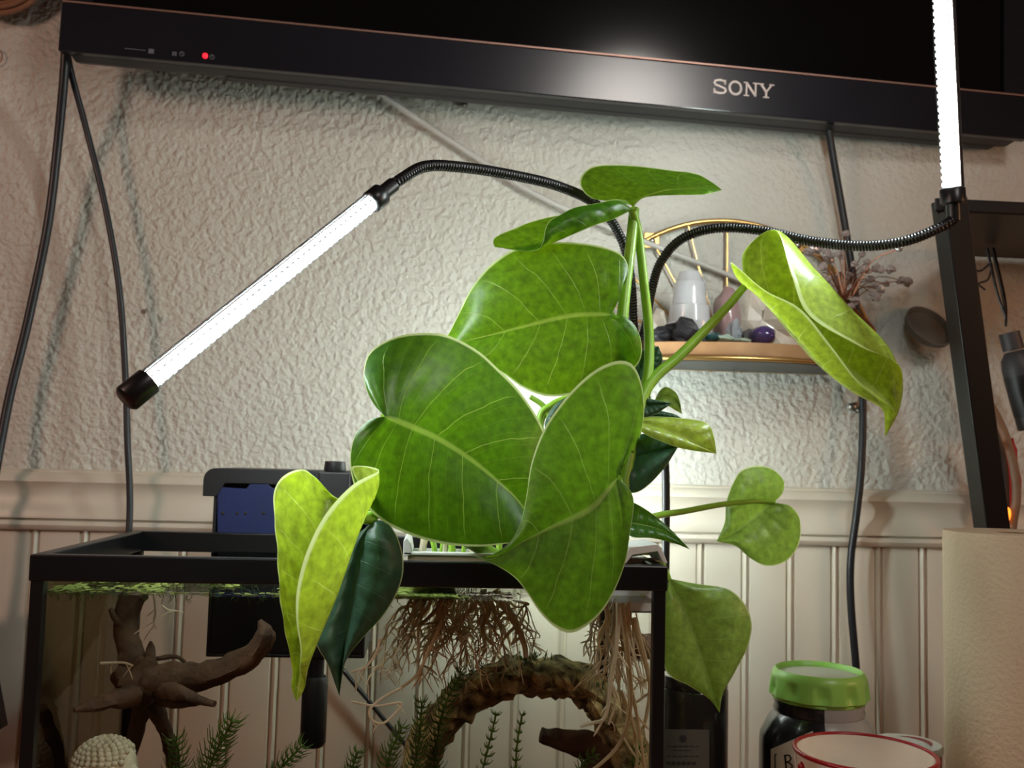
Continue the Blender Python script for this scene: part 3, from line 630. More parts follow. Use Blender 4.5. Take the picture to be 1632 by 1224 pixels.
# ================================================================== white planters hanging in the tank
def planter(px0, px1, ytop, ybot, y0, y1, label):
    t = thing('planter_box', at((px0 + px1) / 2, ybot, (y0 + y1) / 2), label, 'planter')
    x0, x1 = at(px0, ytop, y0).x, at(px1, ytop, y0).x; z1 = at(px0, ytop, y0).z; z0 = at(px0, ybot, y0).z; w = .002
    q = MB(); q.box((x0, y0, z0), (x1, y0 + w, z1)); q.box((x0, y1 - w, z0), (x1, y1, z1)); q.box((x0, y0 + w, z0), (x0 + w, y1 - w, z1)); q.box((x1 - w, y0 + w, z0), (x1, y1 - w, z1)); q.box((x0, y0, z0), (x1, y1, z0 + w))
    q.build('box', M['whiteplastic'], t, smooth=False, bevel=.0006)
    MB().box((x0 - .003, y0 - .003, z1), (x1 + .003, y0 + .006, z1 + .0025)).build('lip', M['whiteplastic'], t, smooth=False, bevel=.0006)
    return t, x0, x1, z1
t1, px0_, px1_, pz1 = planter(650, 800, 884, 935, -0.495, -0.43, 'long white plastic planter at the front of the tank under the big leaf')
q = MB(); q.prism([(at(642, 889, -.5).x, at(642, 889, -.5).z), (at(643, 862, -.5).x, at(643, 862, -.5).z), (at(648, 857, -.5).x, at(648, 857, -.5).z), (at(654, 866, -.5).x, at(654, 866, -.5).z), (at(657, 884, -.5).x, at(657, 884, -.5).z)], Matrix.Translation((0, -0.498, 0)), 0.07)
q.build('end_bracket', M['whiteplastic'], t1, smooth=False, bevel=.0006)
rnd = random.Random(5)
for i in range(9):
    px = 668 + i * 15 + rnd.uniform(-3, 3); a = at(px, 886, -0.46); MB().tube(spline([a + Vector((0, 0, -.02)), a + Vector((rnd.uniform(-.005, .005), 0, .006)), a + Vector((rnd.uniform(-.012, .012), .01, .045))], 10), rnd.uniform(.0018, .0034), 7).build('cutting_stem', M['stem'] if i % 3 else M['rootwhite'], t1)
t2, qx0, qx1, qz1 = planter(968, 1042, 893, 976, -0.47, -0.40, 'white plastic planter in the right corner of the tank above the roots')
q = MB(); pl = [(985, 897), (1003, 871), (1046, 866), (1052, 872), (1062, 897), (1056, 897), (1046, 878), (1006, 884), (996, 897)]
q.prism([(at(px, py, -.5).x, at(px, py, -.5).z) for px, py in pl], Matrix.Translation((0, -0.505, 0)), 0.05); q.build('hanging_bracket', M['whiteplastic'], t2, smooth=False, bevel=.0006)

# ================================================================== things in the water
def log(q, pts, rs, n=24, seg=10, amp=.25, seed=0):
    P = spline(pts, n); rr = []
    for i in range(n):
        x = i / (n - 1) * (len(rs) - 1); k = min(int(x), len(rs) - 2); rr.append(rs[k] + (rs[k + 1] - rs[k]) * (x - k))
    o = len(q.v); q.tube(P, rr, seg)
    for i in range(o, len(q.v)):
        c = P[(i - o) // seg]; d = q.v[i] - c; q.v[i] = c + d * (1 + amp * noise.noise(q.v[i] * 120 + Vector((seed, 0, 0))) + amp * .8 * noise.noise(Vector((d.x * 200, d.z * 200, seed))))
    return q
dw = thing('driftwood', at(235, 1150, -0.38), 'dark spidery driftwood root with curved branches in the left of the tank', 'driftwood')
k_ = 0.92 / FPX
def branch(pts, rpx, seed): log(MB(), pix(pts), [r * k_ for r in rpx], seed=seed).build('branch', M['driftwood'], dw)
q = MB(); q.ball(at(225, 1085, -.38), 36 * k_, 18, 14, jit=.6, sc=(1.05, .8, .95), seed=2); q.build('trunk', M['driftwood'], dw)
branch([(235, 1085, -.385), (290, 1082, -.39), (350, 1070, -.40), (400, 1045, -.41), (422, 1010, -.415), (414, 988, -.415)], (26, 24, 20, 18, 14, 3), 1)
branch([(300, 1076, -.38), (360, 1060, -.39), (410, 1045, -.40), (434, 1015, -.405), (430, 1004, -.405)], (9, 9, 10, 7, 2), 9)
branch([(222, 1075, -.36), (205, 1030, -.35), (200, 985, -.34), (215, 945, -.33), (225, 900, -.32)], (22, 19, 18, 22, 24), 2)
branch([(205, 1020, -.35), (186, 990, -.35), (175, 970, -.35)], (8, 6, 3), 3)
branch([(238, 1075, -.37), (240, 1040, -.36), (240, 1022, -.36)], (12, 9, 2), 4)
branch([(215, 1108, -.40), (180, 1115, -.42), (145, 1124, -.43), (118, 1132, -.44)], (18, 13, 9, 4), 5)
branch([(255, 1100, -.39), (280, 1102, -.41), (310, 1112, -.42), (342, 1122, -.43)], (14, 12, 8, 5), 6)
branch([(255, 1112, -.38), (290, 1120, -.40), (320, 1118, -.41)], (12, 9, 5), 7)
branch([(230, 1110, -.37), (215, 1170, -.36), (195, 1240, -.36), (180, 1330, -.36), (175, 1395, -.36)], (16, 13, 12, 12, 12), 8)
branch([(245, 1120, -.37), (268, 1180, -.36), (280, 1260, -.36), (285, 1395, -.35)], (14, 11, 11, 12), 10)
branch([(250, 1050, -.36), (285, 1048, -.35), (310, 1075, -.35)], (4, 3, 2), 11)
q = MB(); log(q, pix([(90, 1390, -.33), (80, 1280, -.34), (70, 1190, -.35), (62, 1130, -.36)]), [34 * k_, 30 * k_, 26 * k_, 16 * k_], seed=20)
tag(q.build('sunken_log', M['driftwood']), 'dark stump standing in the left front corner of the tank', 'driftwood')
# bark arch
ar = thing('bark_arch', at(860, 1200, -0.36), 'mossy brown bark arch standing in the right half of the tank', 'driftwood')
AP = pix([(610, 1390, -.33), (650, 1270, -.335), (690, 1165, -.345), (745, 1110, -.36), (815, 1080, -.37), (885, 1078, -.375), (940, 1100, -.375), (980, 1150, -.37), (1010, 1225, -.365), (1025, 1390, -.36)])
q = MB(); P = spline(AP, 70); seg = 22; o = len(q.v)
q.tube(P, [30 * k_ * (1 if 8 < i < 58 else 1.05) for i in range(70)], seg)
for i in range(o, len(q.v)):
    c = P[(i - o) // seg]; d = q.v[i] - c
    f = 1 + .35 * noise.noise(q.v[i] * 45) + .30 * noise.noise(q.v[i] * 130) + .16 * noise.noise(q.v[i] * 300)
    q.v[i] = c + Vector((d.x, d.y * 1.5, d.z)) * f
q.build('arch', M['bark'], ar)
rnd = random.Random(8)
for i, (px, py, rx, rz, an) in enumerate(((868, 1083, 22, 10, -20), (830, 1075, 16, 7, 10), (910, 1090, 30, 12, -38), (760, 1090, 20, 9, 28), (950, 1130, 26, 9, -58), (880, 1098, 14, 5, -8), (720, 1118, 16, 8, 40), (790, 1064, 22, 6, 14))):
    MB().ball(at(px, py, -.372 - 30 * k_ * 1.5), 1, 12, 8, jit=.7, sc=(rx * k_, .008, rz * k_), rot=Matrix.Rotation(R(-an), 3, 'Y'), seed=i).build('bark_plate', M['bark'], ar)
for i, (px, py) in enumerate(((772, 1070), (845, 1052), (950, 1095))):
    q = MB()
    for k in range(60):
        p = at(px + rnd.gauss(0, 12), py + rnd.gauss(0, 4), -.38 + rnd.uniform(-.02, .02)); q.tube([p, p + Vector((rnd.uniform(-.004, .004), rnd.uniform(-.004, .004), rnd.uniform(.001, .007)))], [.0008, .0003], 4)
    q.build('moss_tuft', M['moss'], ar)
# dark slab under the arch
q = MB(); log(q, pix([(862, 1172, -.34), (900, 1182, -.34), (960, 1195, -.345), (1010, 1210, -.35)]), [14 * k_, 20 * k_, 24 * k_, 26 * k_], seed=30)
q.v = [Vector((p.x, p.y, p.z)) for p in q.v]
log(q, pix([(960, 1195, -.345), (950, 1290, -.345), (945, 1395, -.345)]), [24 * k_, 28 * k_, 34 * k_], seed=31)
tag(q.build('sunken_log', M['driftwood']), 'dark waterlogged log lying under the bark arch', 'driftwood')
# carved head
hc = at(168, 1222, -0.44); hr = 47 * 0.88 / FPX
hd = thing('stone_head', hc - Vector((0, 0, hr * 2.4)), 'carved stone head with rows of tight round curls at the tank bottom left', 'ornament')
MB().ball(hc, hr * .93, 24, 16, sc=(1.05, .95, .95)).build('skull', M['stone'], hd)
q = MB()
for row in range(1, 11):
    th_ = R(4 + row * 9.5); cnt = max(5, int(30 * math.sin(th_)))
    for k in range(cnt):
        a = 2 * PI * (k + .5 * (row % 2)) / cnt
        d = Vector((math.sin(th_) * math.cos(a) * 1.05, math.sin(th_) * math.sin(a) * .95, math.cos(th_) * .95))
        if d.x > .80 - .2 * (d.z < .2): continue
        q.ball(hc + d * hr * .95, hr * .105, 7, 5)
q.build('hair_curls', M['stone'], hd)['kind'] = 'stuff'
q = MB(); q.ball(hc + Vector((hr * .62, -.004, -hr * .55)), hr * .62, 18, 12, sc=(.95, .9, 1.3)); q.ball(hc + Vector((hr * 1.18, -.004, -hr * .7)), hr * .14, 10, 8, sc=(1, .8, 1.9)); q.build('face', M['stone'], hd)
q = MB(); q.ball(hc + Vector((hr * .72, -hr * .62, -hr * .35)), hr * .2, 12, 8, sc=(.7, .5, 1.3)); q.build('ear', M['stone'], hd)
MB().lathe([(.0001, 0), (hr * .8, 0), (hr * .7, .01), (hr * .5, .02), (hr * .48, hr * 1.1), (.0001, hr * 1.12)], Vector((hc.x, hc.y, GZ - .006)), 18).build('neck', M['stone'], hd)
MB().tube([Vector((hc.x, hc.y, GZ)), hc - Vector((0, 0, hr * .7))], hr * .5, 14).build('neck_post', M['stone'], hd)
# hornwort sprigs
def hornwort(pts, ln, label, nw=22, seed=0, mm='hornwort'):
    rnd = random.Random(seed); P = arcspline(pix(pts), nw); t = thing('hornwort', P[0], label, 'water plant', 'feathery hornwort sprigs in the tank')
    MB().tube(P, .0009, 6).build('stem', M[mm], t); q = MB()
    for i, p in enumerate(P):
        tg = (P[min(i + 1, nw - 1)] - P[max(i - 1, 0)]).normalized(); a = tg.orthogonal().normalized(); b_ = tg.cross(a); L_ = ln * (1 if i < nw - 5 else .75)
        for k in range(10):
            an = 2 * PI * k / 10 + rnd.uniform(-.3, .3); d = (a * math.cos(an) + b_ * math.sin(an)); l = L_ * rnd.uniform(.6, 1.1)
            e = p + d * l * .7 + tg * l * .55; m_ = p + d * l * .45 + tg * l * .15
            q.tube([p, m_, e], [.0006, .0005, .00025], 4)
    q.build('needles', M[mm], t)
hornwort([(700, 1390, -.42), (690, 1260, -.42), (700, 1160, -.42), (715, 1110, -.42), (735, 1075, -.42)], .017, 'bright green hornwort sprig leaning against the left end of the bark arch', 34, 1)
hornwort([(640, 1390, -.43), (650, 1280, -.43), (668, 1180, -.43), (672, 1120, -.43)], .016, 'tall hornwort sprig just left of the bark arch', 30, 2)
hornwort([(600, 1390, -.44), (610, 1300, -.44), (618, 1215, -.44), (640, 1160, -.44)], .016, 'dim hornwort sprig below the looped root', 26, 3)
hornwort([(720, 1390, -.41), (760, 1260, -.41), (782, 1175, -.41), (790, 1140, -.41)], .010, 'thin hornwort sprig standing in the arch opening, left one', 20, 4)
hornwort([(800, 1390, -.40), (818, 1260, -.40), (825, 1180, -.40), (832, 1140, -.40)], .009, 'thin hornwort sprig standing in the middle of the arch opening', 18, 5)
hornwort([(330, 1390, -.45), (320, 1300, -.45), (335, 1220, -.45), (370, 1150, -.45)], .022, 'bushy hornwort sprig right of the carved head', 30, 6)
hornwort([(260, 1390, -.44), (270, 1300, -.44), (285, 1220, -.44), (280, 1180, -.44)], .020, 'dim hornwort sprig directly behind the carved head', 24, 7)
hornwort([(960, 1390, -.44), (940, 1290, -.44), (925, 1225, -.44), (945, 1205, -.44)], .014, 'short hornwort sprig under the right leg of the bark arch', 20, 8)
hornwort([(1010, 1390, -.45), (1000, 1290, -.45), (1010, 1220, -.45), (1020, 1190, -.45)], .014, 'hornwort sprig in the right front corner of the tank', 20, 9)
hornwort([(430, 1390, -.36), (420, 1300, -.36), (440, 1235, -.36), (480, 1190, -.36)], .020, 'dim hornwort sprig left of the filter strainer', 24, 10)
hornwort([(540, 1390, -.37), (545, 1300, -.37), (560, 1230, -.37), (570, 1200, -.37)], .018, 'dim hornwort sprig right of the filter strainer', 24, 11)

# ================================================================== the plant
plant = thing('philodendron', at(880, 900, -0.46), 'leafy green philodendron growing out of the tank with large heart shaped leaves', 'plant')
LM = {
 'deep': leaf_material('leaf_deep', (48, 92, 28), (98, 142, 12), 0.50, (186, 212, 96), 8),
 'bright': leaf_material('leaf_bright', (52, 98, 28), (150, 196, 16), 0.58, (196, 220, 100), 8),
 'mid': leaf_material('leaf_mid', (72, 114, 38), (132, 178, 28), 0.52, (196, 218, 120), 7, rough=0.42),
 'young': leaf_material('leaf_young', (172, 196, 82), (166, 192, 40), 0.45, (226, 238, 150), 8, rough=0.27, spec=0.6),
 'dark': leaf_material('leaf_dark', (58, 92, 74), (44, 92, 16), 0.30, (90, 130, 84), 8, rough=0.42, veinmix=0.3),
 'pale': leaf_material('leaf_pale', (140, 174, 84), (150, 186, 64), 0.38, (176, 206, 116), 8, rough=0.33),
}
def leaf(m, mid, left, right, p=1.6, nt=72, nv=14, bulge=(0.006, 0.006), midl=None, midr=None, idx=False, wav=0.0008, name='leaf', crinkle=0.0):
    """mid / left / right: pixel + depth rails; midl, midr: optional rails half way between midrib and margin (for folded blades)"""
    sp = spline if idx else arcspline
    A = (spline if idx else arcspline)(pix(mid), 401); q = MB(); uvs = []
    for side, (bd, rm, bl) in enumerate(((left, midl, bulge[0]), (right, midr, bulge[1]))):
        B = sp(pix(bd), nt); RM = sp(pix(rm), nt) if rm else None; o = len(q.v)
        for i in range(nt):
            t = i / (nt - 1); s_ = t if idx else t ** p; a = A[min(400, int(round(s_ * 400)))]
            for j in range(nv + 1):
                v = j / nv
                if RM: pt = a * (2 * (v - .5) * (v - 1)) + RM[i] * (-4 * v * (v - 1)) + B[i] * (2 * v * (v - .5))
                else: pt = a.lerp(B[i], v)
                f = math.sin(PI * v) * min(1, 6 * t) * min(1, 6 * (1 - t))
                pt = pt + Vector((0, -bl * f - wav * f * abs(math.sin(PI * 8 * (t - .05 * v * v))), 0))
                if crinkle and side == 0: pt = pt + Vector((0, -crinkle * math.sin(64 * t + 3 * math.sin(9 * v)) * v * v * min(1, 5 * (1 - t)) * min(1, 4 * t), 0))
                q.v.append(pt); uvs.append((t, v))
        for i in range(nt - 1):
            for j in range(nv):
                k = o + i * (nv + 1) + j; f = [k, k + 1, k + nv + 2, k + nv + 1]; q.f.append(f if side == 0 else f[::-1]); q.mi.append(0)
    ob = q.build(name, LM[m], plant); me = ob.data
    ul = me.uv_layers.new(name='UVMap')
    for l in me.loops: ul.data[l.index].uv = uvs[l.vertex_index]
    return ob
def stem(pts, rpx0, rpx1, n=24, name='petiole'):
    P = spline(pix(pts), n); k = 0.88 / FPX
    return MB().tube(P, [(rpx0 + (rpx1 - rpx0) * i / (n - 1)) * k for i in range(n)], 10).build(name, M['stem'], plant)
D = lambda pts, Y: [(p[0], p[1], Y) if len(p) == 2 else p for p in pts]
def grad(pts, Y0, Y1): n = len(pts) - 1; return [(p[0], p[1], Y0 + (Y1 - Y0) * i / n) for i, p in enumerate(pts)]
# uppermost leaf, seen almost edge on
leaf('bright', D([(1009, 331), (1020, 318), (1060, 304), (1110, 300), (1151, 303)], -.40),
     D([(1009, 331, -.40), (1000, 321, -.395), (986, 318, -.39), (956, 319, -.38), (937, 312, -.37), (926, 299, -.36), (924, 287, -.35), (932, 273, -.34), (951, 264, -.335), (993, 263, -.33), (1037, 267, -.335), (1074, 272, -.34), (1096, 274, -.345), (1113, 278, -.35), (1123, 283, -.36), (1140, 294, -.38), (1151, 303, -.40)], 0),
     D([(1009, 331, -.40), (1015, 323, -.405), (1027, 315, -.42), (1050, 312, -.43), (1084, 311, -.435), (1123, 310, -.42), (1151, 303, -.40)], 0), p=1.5, bulge=(-.004, .004))
# second leaf from the top, drooping to the left
leaf('bright', [(1006, 335, -.41), (976, 350, -.42), (951, 358, -.43), (922, 370, -.435), (885, 386, -.435), (850, 400, -.43), (815, 398, -.42), (789, 393, -.415)],
     [(1006, 332, -.41), (985, 319, -.415), (951, 324, -.425), (915, 331, -.435), (893, 342, -.44), (876, 352, -.445), (868, 368, -.45), (865, 386, -.45), (850, 400, -.44), (789, 394, -.415)],
     [(1006, 334, -.405), (985, 330, -.40), (940, 336, -.39), (880, 345, -.385), (844, 354, -.385), (822, 363, -.39), (802, 371, -.40), (788, 379, -.41), (786, 388, -.415), (789, 394, -.415)], p=1.2, bulge=(.006, -.004))
# big glossy leaf in the centre
leaf('bright', grad([(974, 502), (940, 501), (904, 504), (849, 517), (794, 531), (732, 546), (700, 556)], -.44, -.41),
     grad([(974, 500), (984, 482), (998, 450), (1001, 425), (988, 404), (950, 391), (905, 386), (862, 388), (818, 398), (780, 424), (752, 458), (733, 495), (716, 530), (700, 556)], -.44, -.40),
     grad([(974, 504), (996, 505), (1014, 522), (1023, 552), (1017, 580), (990, 602), (950, 619), (905, 630), (868, 631), (832, 617), (796, 592), (750, 570), (720, 562), (700, 556)], -.445, -.43), p=2.4, bulge=(.006, .007))
# big leaf at the left of the bunch
leaf('deep', grad([(614, 664), (655, 680), (698, 699), (746, 729), (790, 764), (828, 801), (872, 864)], -.575, -.53),
     grad([(614, 662), (597, 646), (583, 618), (580, 590), (591, 560), (625, 539), (665, 531), (712, 534), (760, 558), (796, 590), (830, 626), (863, 678), (884, 740), (888, 800), (872, 864)], -.57, -.51),
     grad([(614, 665), (590, 668), (568, 690), (558, 725), (562, 765), (578, 800), (612, 832), (660, 855), (712, 868), (765, 871), (815, 866), (850, 866), (872, 864)], -.575, -.555), p=2.4, bulge=(.003, .004))
# front leaf folded over the tank rim
leaf('mid', grad([(983, 763), (948, 805), (915, 824), (883, 838), (835, 862), (800, 883), (775, 888), (750, 884)], -.60, -.575),
     grad([(983, 761), (987, 740), (1005, 715), (1021, 688), (1027, 650), (1022, 610), (1008, 581), (985, 575), (955, 586), (925, 609), (895, 642), (866, 686), (847, 738), (839, 790), (830, 832), (814, 862), (790, 881), (768, 888), (750, 884)], -.60, -.58),
     grad([(983, 764), (1000, 775), (1010, 800), (1004, 850), (996, 898), (976, 948), (950, 985), (914, 1008), (885, 1000), (860, 975), (840, 945), (822, 922), (798, 905), (772, 893), (750, 884)], -.60, -.59), p=2.4, bulge=(.003, .004))
# folded young leaf hanging in front of the tank at the left
leaf('young', [(585, 792, -.575), (548, 800, -.58), (520, 840, -.585), (500, 900, -.59), (490, 960, -.595), (484, 1020, -.60), (478, 1075, -.605), (473, 1119, -.605)],
     [(585, 790, -.575), (540, 796, -.58), (502, 760, -.585), (478, 748, -.60), (445, 765, -.61), (436, 800, -.615), (441, 870, -.615), (447, 960, -.615), (459, 1030, -.612), (466, 1068, -.61), (464, 1095, -.607), (473, 1119, -.605)],
     [(585, 790, -.575), (560, 745, -.57), (604, 749, -.60), (563, 772, -.635), (520, 818, -.650), (490, 876, -.658), (474, 935, -.658), (472, 985, -.650), (479, 1035, -.638), (478, 1070, -.62), (485, 1090, -.61), (473, 1119, -.605)],
     midr=[(585, 790, -.575), (590, 770, -.585), (600, 775, -.595), (590, 800, -.605), (575, 840, -.615), (560, 885, -.62), (541, 940, -.625), (520, 990, -.625), (502, 1035, -.62), (490, 1070, -.615), (486, 1095, -.61), (473, 1119, -.605)],
     idx=False, p=1.0, bulge=(-.006, .0), wav=.0014, crinkle=.0020, nt=140)
# dark leaf behind it
leaf('dark', grad([(598, 829), (580, 855), (566, 910), (557, 970), (549, 1030), (546, 1070), (541, 1110)], -.565, -.575),
     grad([(598, 829), (586, 838), (565, 860), (545, 910), (525, 970), (505, 1018), (508, 1035), (522, 1058), (532, 1085), (541, 1110)], -.555, -.575),
     grad([(598, 829), (615, 832), (633, 855), (643, 895), (637, 935), (612, 980), (577, 1018), (553, 1050), (545, 1080), (541, 1110)], -.56, -.575), p=1.2, bulge=(.006, .010))
# rolled leaf at the right
leaf('young', [(1186, 456, -.39), (1215, 470, -.372), (1255, 503, -.362), (1300, 548, -.358), (1350, 592, -.362), (1395, 628, -.372), (1426, 658, -.385), (1411, 697, -.395)],
     [(1186, 456, -.39), (1165, 418, -.405), (1218, 462, -.418), (1275, 492, -.425), (1322, 548, -.425), (1365, 605, -.418), (1405, 645, -.405), (1411, 697, -.395)],
     [(1186, 454, -.388), (1186, 400, -.385), (1236, 367, -.392), (1262, 440, -.408), (1290, 503, -.412), (1370, 552, -.41), (1437, 590, -.40), (1411, 697, -.395)],
     midl=[(1186, 457, -.392), (1182, 452, -.395), (1218, 484, -.398), (1265, 540, -.40), (1310, 588, -.40), (1356, 624, -.398), (1408, 655, -.397), (1411, 697, -.395)],
     midr=[(1186, 454, -.388), (1195, 425, -.375), (1252, 398, -.376), (1306, 440, -.385), (1362, 498, -.386), (1420, 560, -.388), (1438, 630, -.39), (1411, 697, -.395)],
     idx=True, p=1.0, bulge=(0, 0), wav=.0004)
# small leaves at the right of the bunch
leaf('young', grad([(1005, 668), (1040, 678), (1090, 696), (1142, 723)], -.44, -.45), grad([(1005, 668), (1045, 664), (1100, 668), (1128, 675), (1138, 696), (1142, 723)], -.43, -.45),
     grad([(1005, 670), (1025, 690), (1060, 706), (1092, 716), (1142, 723)], -.45, -.45), p=1.2, bulge=(.004, .004))
leaf('dark', grad([(975, 745), (1010, 730), (1045, 720), (1081, 712)], -.43, -.44), grad([(975, 745), (1000, 705), (1030, 690), (1060, 694), (1081, 712)], -.42, -.44),
     grad([(975, 748), (985, 775), (1010, 786), (1035, 772), (1062, 742), (1081, 712)], -.44, -.44), p=1.2, bulge=(.006, .008))
leaf('deep', grad([(985, 830), (1040, 840), (1070, 853), (1100, 876)], -.45, -.46), grad([(985, 828), (1000, 800), (1030, 812), (1065, 840), (1100, 876)], -.43, -.46),
     grad([(985, 832), (1005, 855), (1040, 858), (1075, 866), (1100, 876)], -.46, -.46), p=1.2, bulge=(.002, .004))
leaf('dark', grad([(1010, 650), (1040, 645), (1071, 643)], -.42, -.43), grad([(1010, 650), (1020, 635), (1045, 637), (1071, 643)], -.415, -.43), grad([(1010, 652), (1025, 665), (1045, 660), (1071, 643)], -.43, -.43), p=1.2, bulge=(.002, .003))
leaf('dark', grad([(1030, 662), (1060, 664), (1090, 669)], -.42, -.43), grad([(1030, 660), (1050, 655), (1075, 660), (1090, 669)], -.41, -.43), grad([(1030, 664), (1055, 670), (1090, 669)], -.43, -.43), p=1.2, bulge=(.002, .002))
leaf('pale', grad([(1042, 640), (1060, 632), (1078, 640), (1087, 660)], -.39, -.39), grad([(1042, 640), (1052, 622), (1064, 617), (1080, 630), (1087, 660)], -.385, -.39), grad([(1042, 642), (1060, 645), (1078, 655), (1087, 660)], -.40, -.39), p=1.2, bulge=(.002, .002))
leaf('dark', grad([(1015, 610), (1030, 580), (1050, 552)], -.40, -.39), grad([(1015, 610), (1012, 580), (1030, 552), (1050, 552)], -.40, -.39), grad([(1015, 610), (1040, 600), (1056, 575), (1050, 552)], -.39, -.39), p=1.2, bulge=(.003, .003))
leaf('dark', grad([(905, 630), (890, 660), (872, 690)], -.46, -.46), grad([(905, 630), (915, 625), (905, 660), (872, 690)], -.45, -.46), grad([(905, 630), (880, 650), (868, 675), (872, 690)], -.46, -.46), p=1.2, bulge=(.003, .003))
leaf('pale', grad([(1233, 800), (1205, 822), (1172, 848), (1142, 863)], -.30, -.31), grad([(1233, 798), (1247, 786), (1249, 766), (1232, 748), (1206, 742), (1181, 750), (1167, 772), (1157, 802), (1155, 832), (1142, 863)], -.29, -.31),
     grad([(1233, 802), (1258, 806), (1275, 828), (1273, 868), (1252, 895), (1222, 902), (1196, 890), (1172, 870), (1142, 863)], -.31, -.31), p=1.6, bulge=(.006, .008))
leaf('pale', grad([(1066, 922), (1095, 985), (1122, 1060), (1147, 1136)], -.42, -.43), grad([(1066, 922), (1108, 930), (1158, 938), (1185, 960), (1198, 992), (1192, 1030), (1172, 1070), (1152, 1106), (1147, 1136)], -.42, -.43),
     grad([(1066, 924), (1056, 960), (1054, 1010), (1062, 1070), (1100, 1094), (1130, 1114), (1147, 1136)], -.42, -.43), p=1.3, bulge=(.008, .004))
# petioles and stems
stem([(1011, 333, -.40), (1004, 400, -.41), (996, 465, -.42), (990, 530, -.43), (985, 600, -.44), (960, 720, -.45), (930, 900, -.46)], 9, 11)
stem([(1008, 336, -.41), (1017, 370, -.40), (1026, 450, -.40), (1034, 530, -.40), (1032, 600, -.41), (1010, 700, -.43), (960, 900, -.45)], 7, 10)
stem([(1186, 457, -.40), (1160, 488, -.40), (1125, 525, -.40), (1080, 570, -.405), (1045, 600, -.41), (1022, 640, -.42), (995, 760, -.44), (970, 900, -.45)], 6.5, 12)
stem([(1234, 800, -.302), (1200, 799, -.31), (1150, 804, -.34), (1090, 815, -.38), (1040, 824, -.42), (990, 850, -.45)], 4.5, 6)
stem([(974, 502, -.438), (985, 560, -.41), (960, 680, -.42), (930, 880, -.45)], 7, 10)
stem([(614, 664, -.57), (640, 700, -.53), (720, 780, -.50), (840, 880, -.47)], 7, 10)
stem([(983, 763, -.595), (985, 790, -.56), (960, 850, -.50), (930, 910, -.46)], 7, 10)
stem([(585, 792, -.572), (620, 795, -.55), (700, 830, -.52), (800, 890, -.48)], 6, 9)
stem([(598, 829, -.56), (580, 826, -.565), (640, 815, -.54), (720, 850, -.51), (800, 895, -.48)], 6, 9)
stem([(1066, 924, -.42), (1058, 905, -.42), (1040, 880, -.43), (1000, 880, -.45)], 5, 7)
stem([(845, 632, -.44), (868, 650, -.44), (880, 690, -.44), (900, 800, -.45)], 4, 6); stem([(905, 634, -.45), (880, 645, -.45), (860, 670, -.45), (870, 760, -.46)], 5, 6); stem([(885, 640, -.44), (862, 680, -.44), (880, 780, -.45)], 4, 6)
stem([(1042, 641, -.39), (1030, 655, -.41), (1005, 720, -.44)], 4, 6)
# main stem in the water and the roots
rr_ = random.Random(77)
def root(pts, r0, r1, m='root', n=22):
    P = spline(pts, n); q = MB().tube(P, [r0 + (r1 - r0) * i / (n - 1) for i in range(n)], 6)
    for k in range(3):                              # short side rootlets
        i = rr_.randrange(6, n - 1); d = Vector((rr_.uniform(-1, 1), rr_.uniform(-.3, .3), rr_.uniform(-1, .2))).normalized(); l = rr_.uniform(.006, .018)
        q.tube(spline([P[i], P[i] + d * l * .5 + Vector((0, 0, -.002)), P[i] + d * l + Vector((rr_.uniform(-.003, .003), 0, -.005))], 6), [r0 * .45] * 5 + [.0002], 5)
    return q.build('root', M[m], plant)
rnd = random.Random(21)
for i in range(95):
    px = 655 + 170 * rnd.random() ** .9; Y = rnd.uniform(-.47, -.36); spread = (px - 760) * .35 + rnd.gauss(-6, 18); ln = rnd.uniform(60, 150) if px < 790 else rnd.uniform(40, 120)
    pts = [(px, 945)]; x = px; dirx = spread / 4; nseg = 5
    for k in range(1, nseg + 1):
        x += dirx + rnd.gauss(0, 11); pts.append((x, 945 + ln * k / nseg + rnd.gauss(0, 6)))
    root([at(a_, b_, Y + rnd.uniform(-.006, .006)) for a_, b_ in pts], rnd.choice((.0007, .001, .0014, .002)), .0004, 'root' if rnd.random() < .8 else 'rootwhite')
root(pix([(790, 940), (805, 968), (825, 1000), (836, 1030), (838, 1048)], -.45), .0034, .002)
root(pix([(770, 940), (778, 975), (770, 1000), (775, 1040)], -.44), .003, .001)
root(pix([(606, 1018), (600, 1040), (583, 1062), (560, 1071)], -.49), .0013, .0008, 'rootwhite')
root(pix([(640, 1096), (610, 1112), (590, 1130), (592, 1146), (608, 1153), (625, 1142), (640, 1120), (600, 1125), (560, 1118)], -.49), .0012, .0009, 'rootwhite', 40)
root(pix([(640, 1096), (665, 1075), (680, 1045), (700, 1000), (720, 945)], -.47), .0012, .0016)
root(pix([(985, 960), (985, 1000), (980, 1050), (972, 1090), (970, 1120), (962, 1146), (945, 1152), (924, 1158)], -.49), .0022, .0014, 'rootwhite', 30)
root(pix([(972, 1090), (980, 1120), (970, 1155)], -.488), .0011, .0009, 'rootwhite')
root(pix([(966, 950), (975, 985), (958, 1010), (950, 1060), (948, 1100)], -.47), .0014, .0005)
root(pix([(990, 960), (1000, 1040), (1005, 1120), (990, 1180), (960, 1215), (925, 1240)], -.48), .0026, .0013)
root(pix([(1000, 960), (1000, 1060), (1015, 1140), (1030, 1240)], -.475), .0022, .0012)
root(pix([(1010, 985), (1030, 1060), (1036, 1100), (1028, 1150), (1020, 1172)], -.47), .0026, .0011)
root(pix([(1012, 1240), (1015, 1200), (1008, 1150), (990, 1100)], -.46), .0016, .0014)
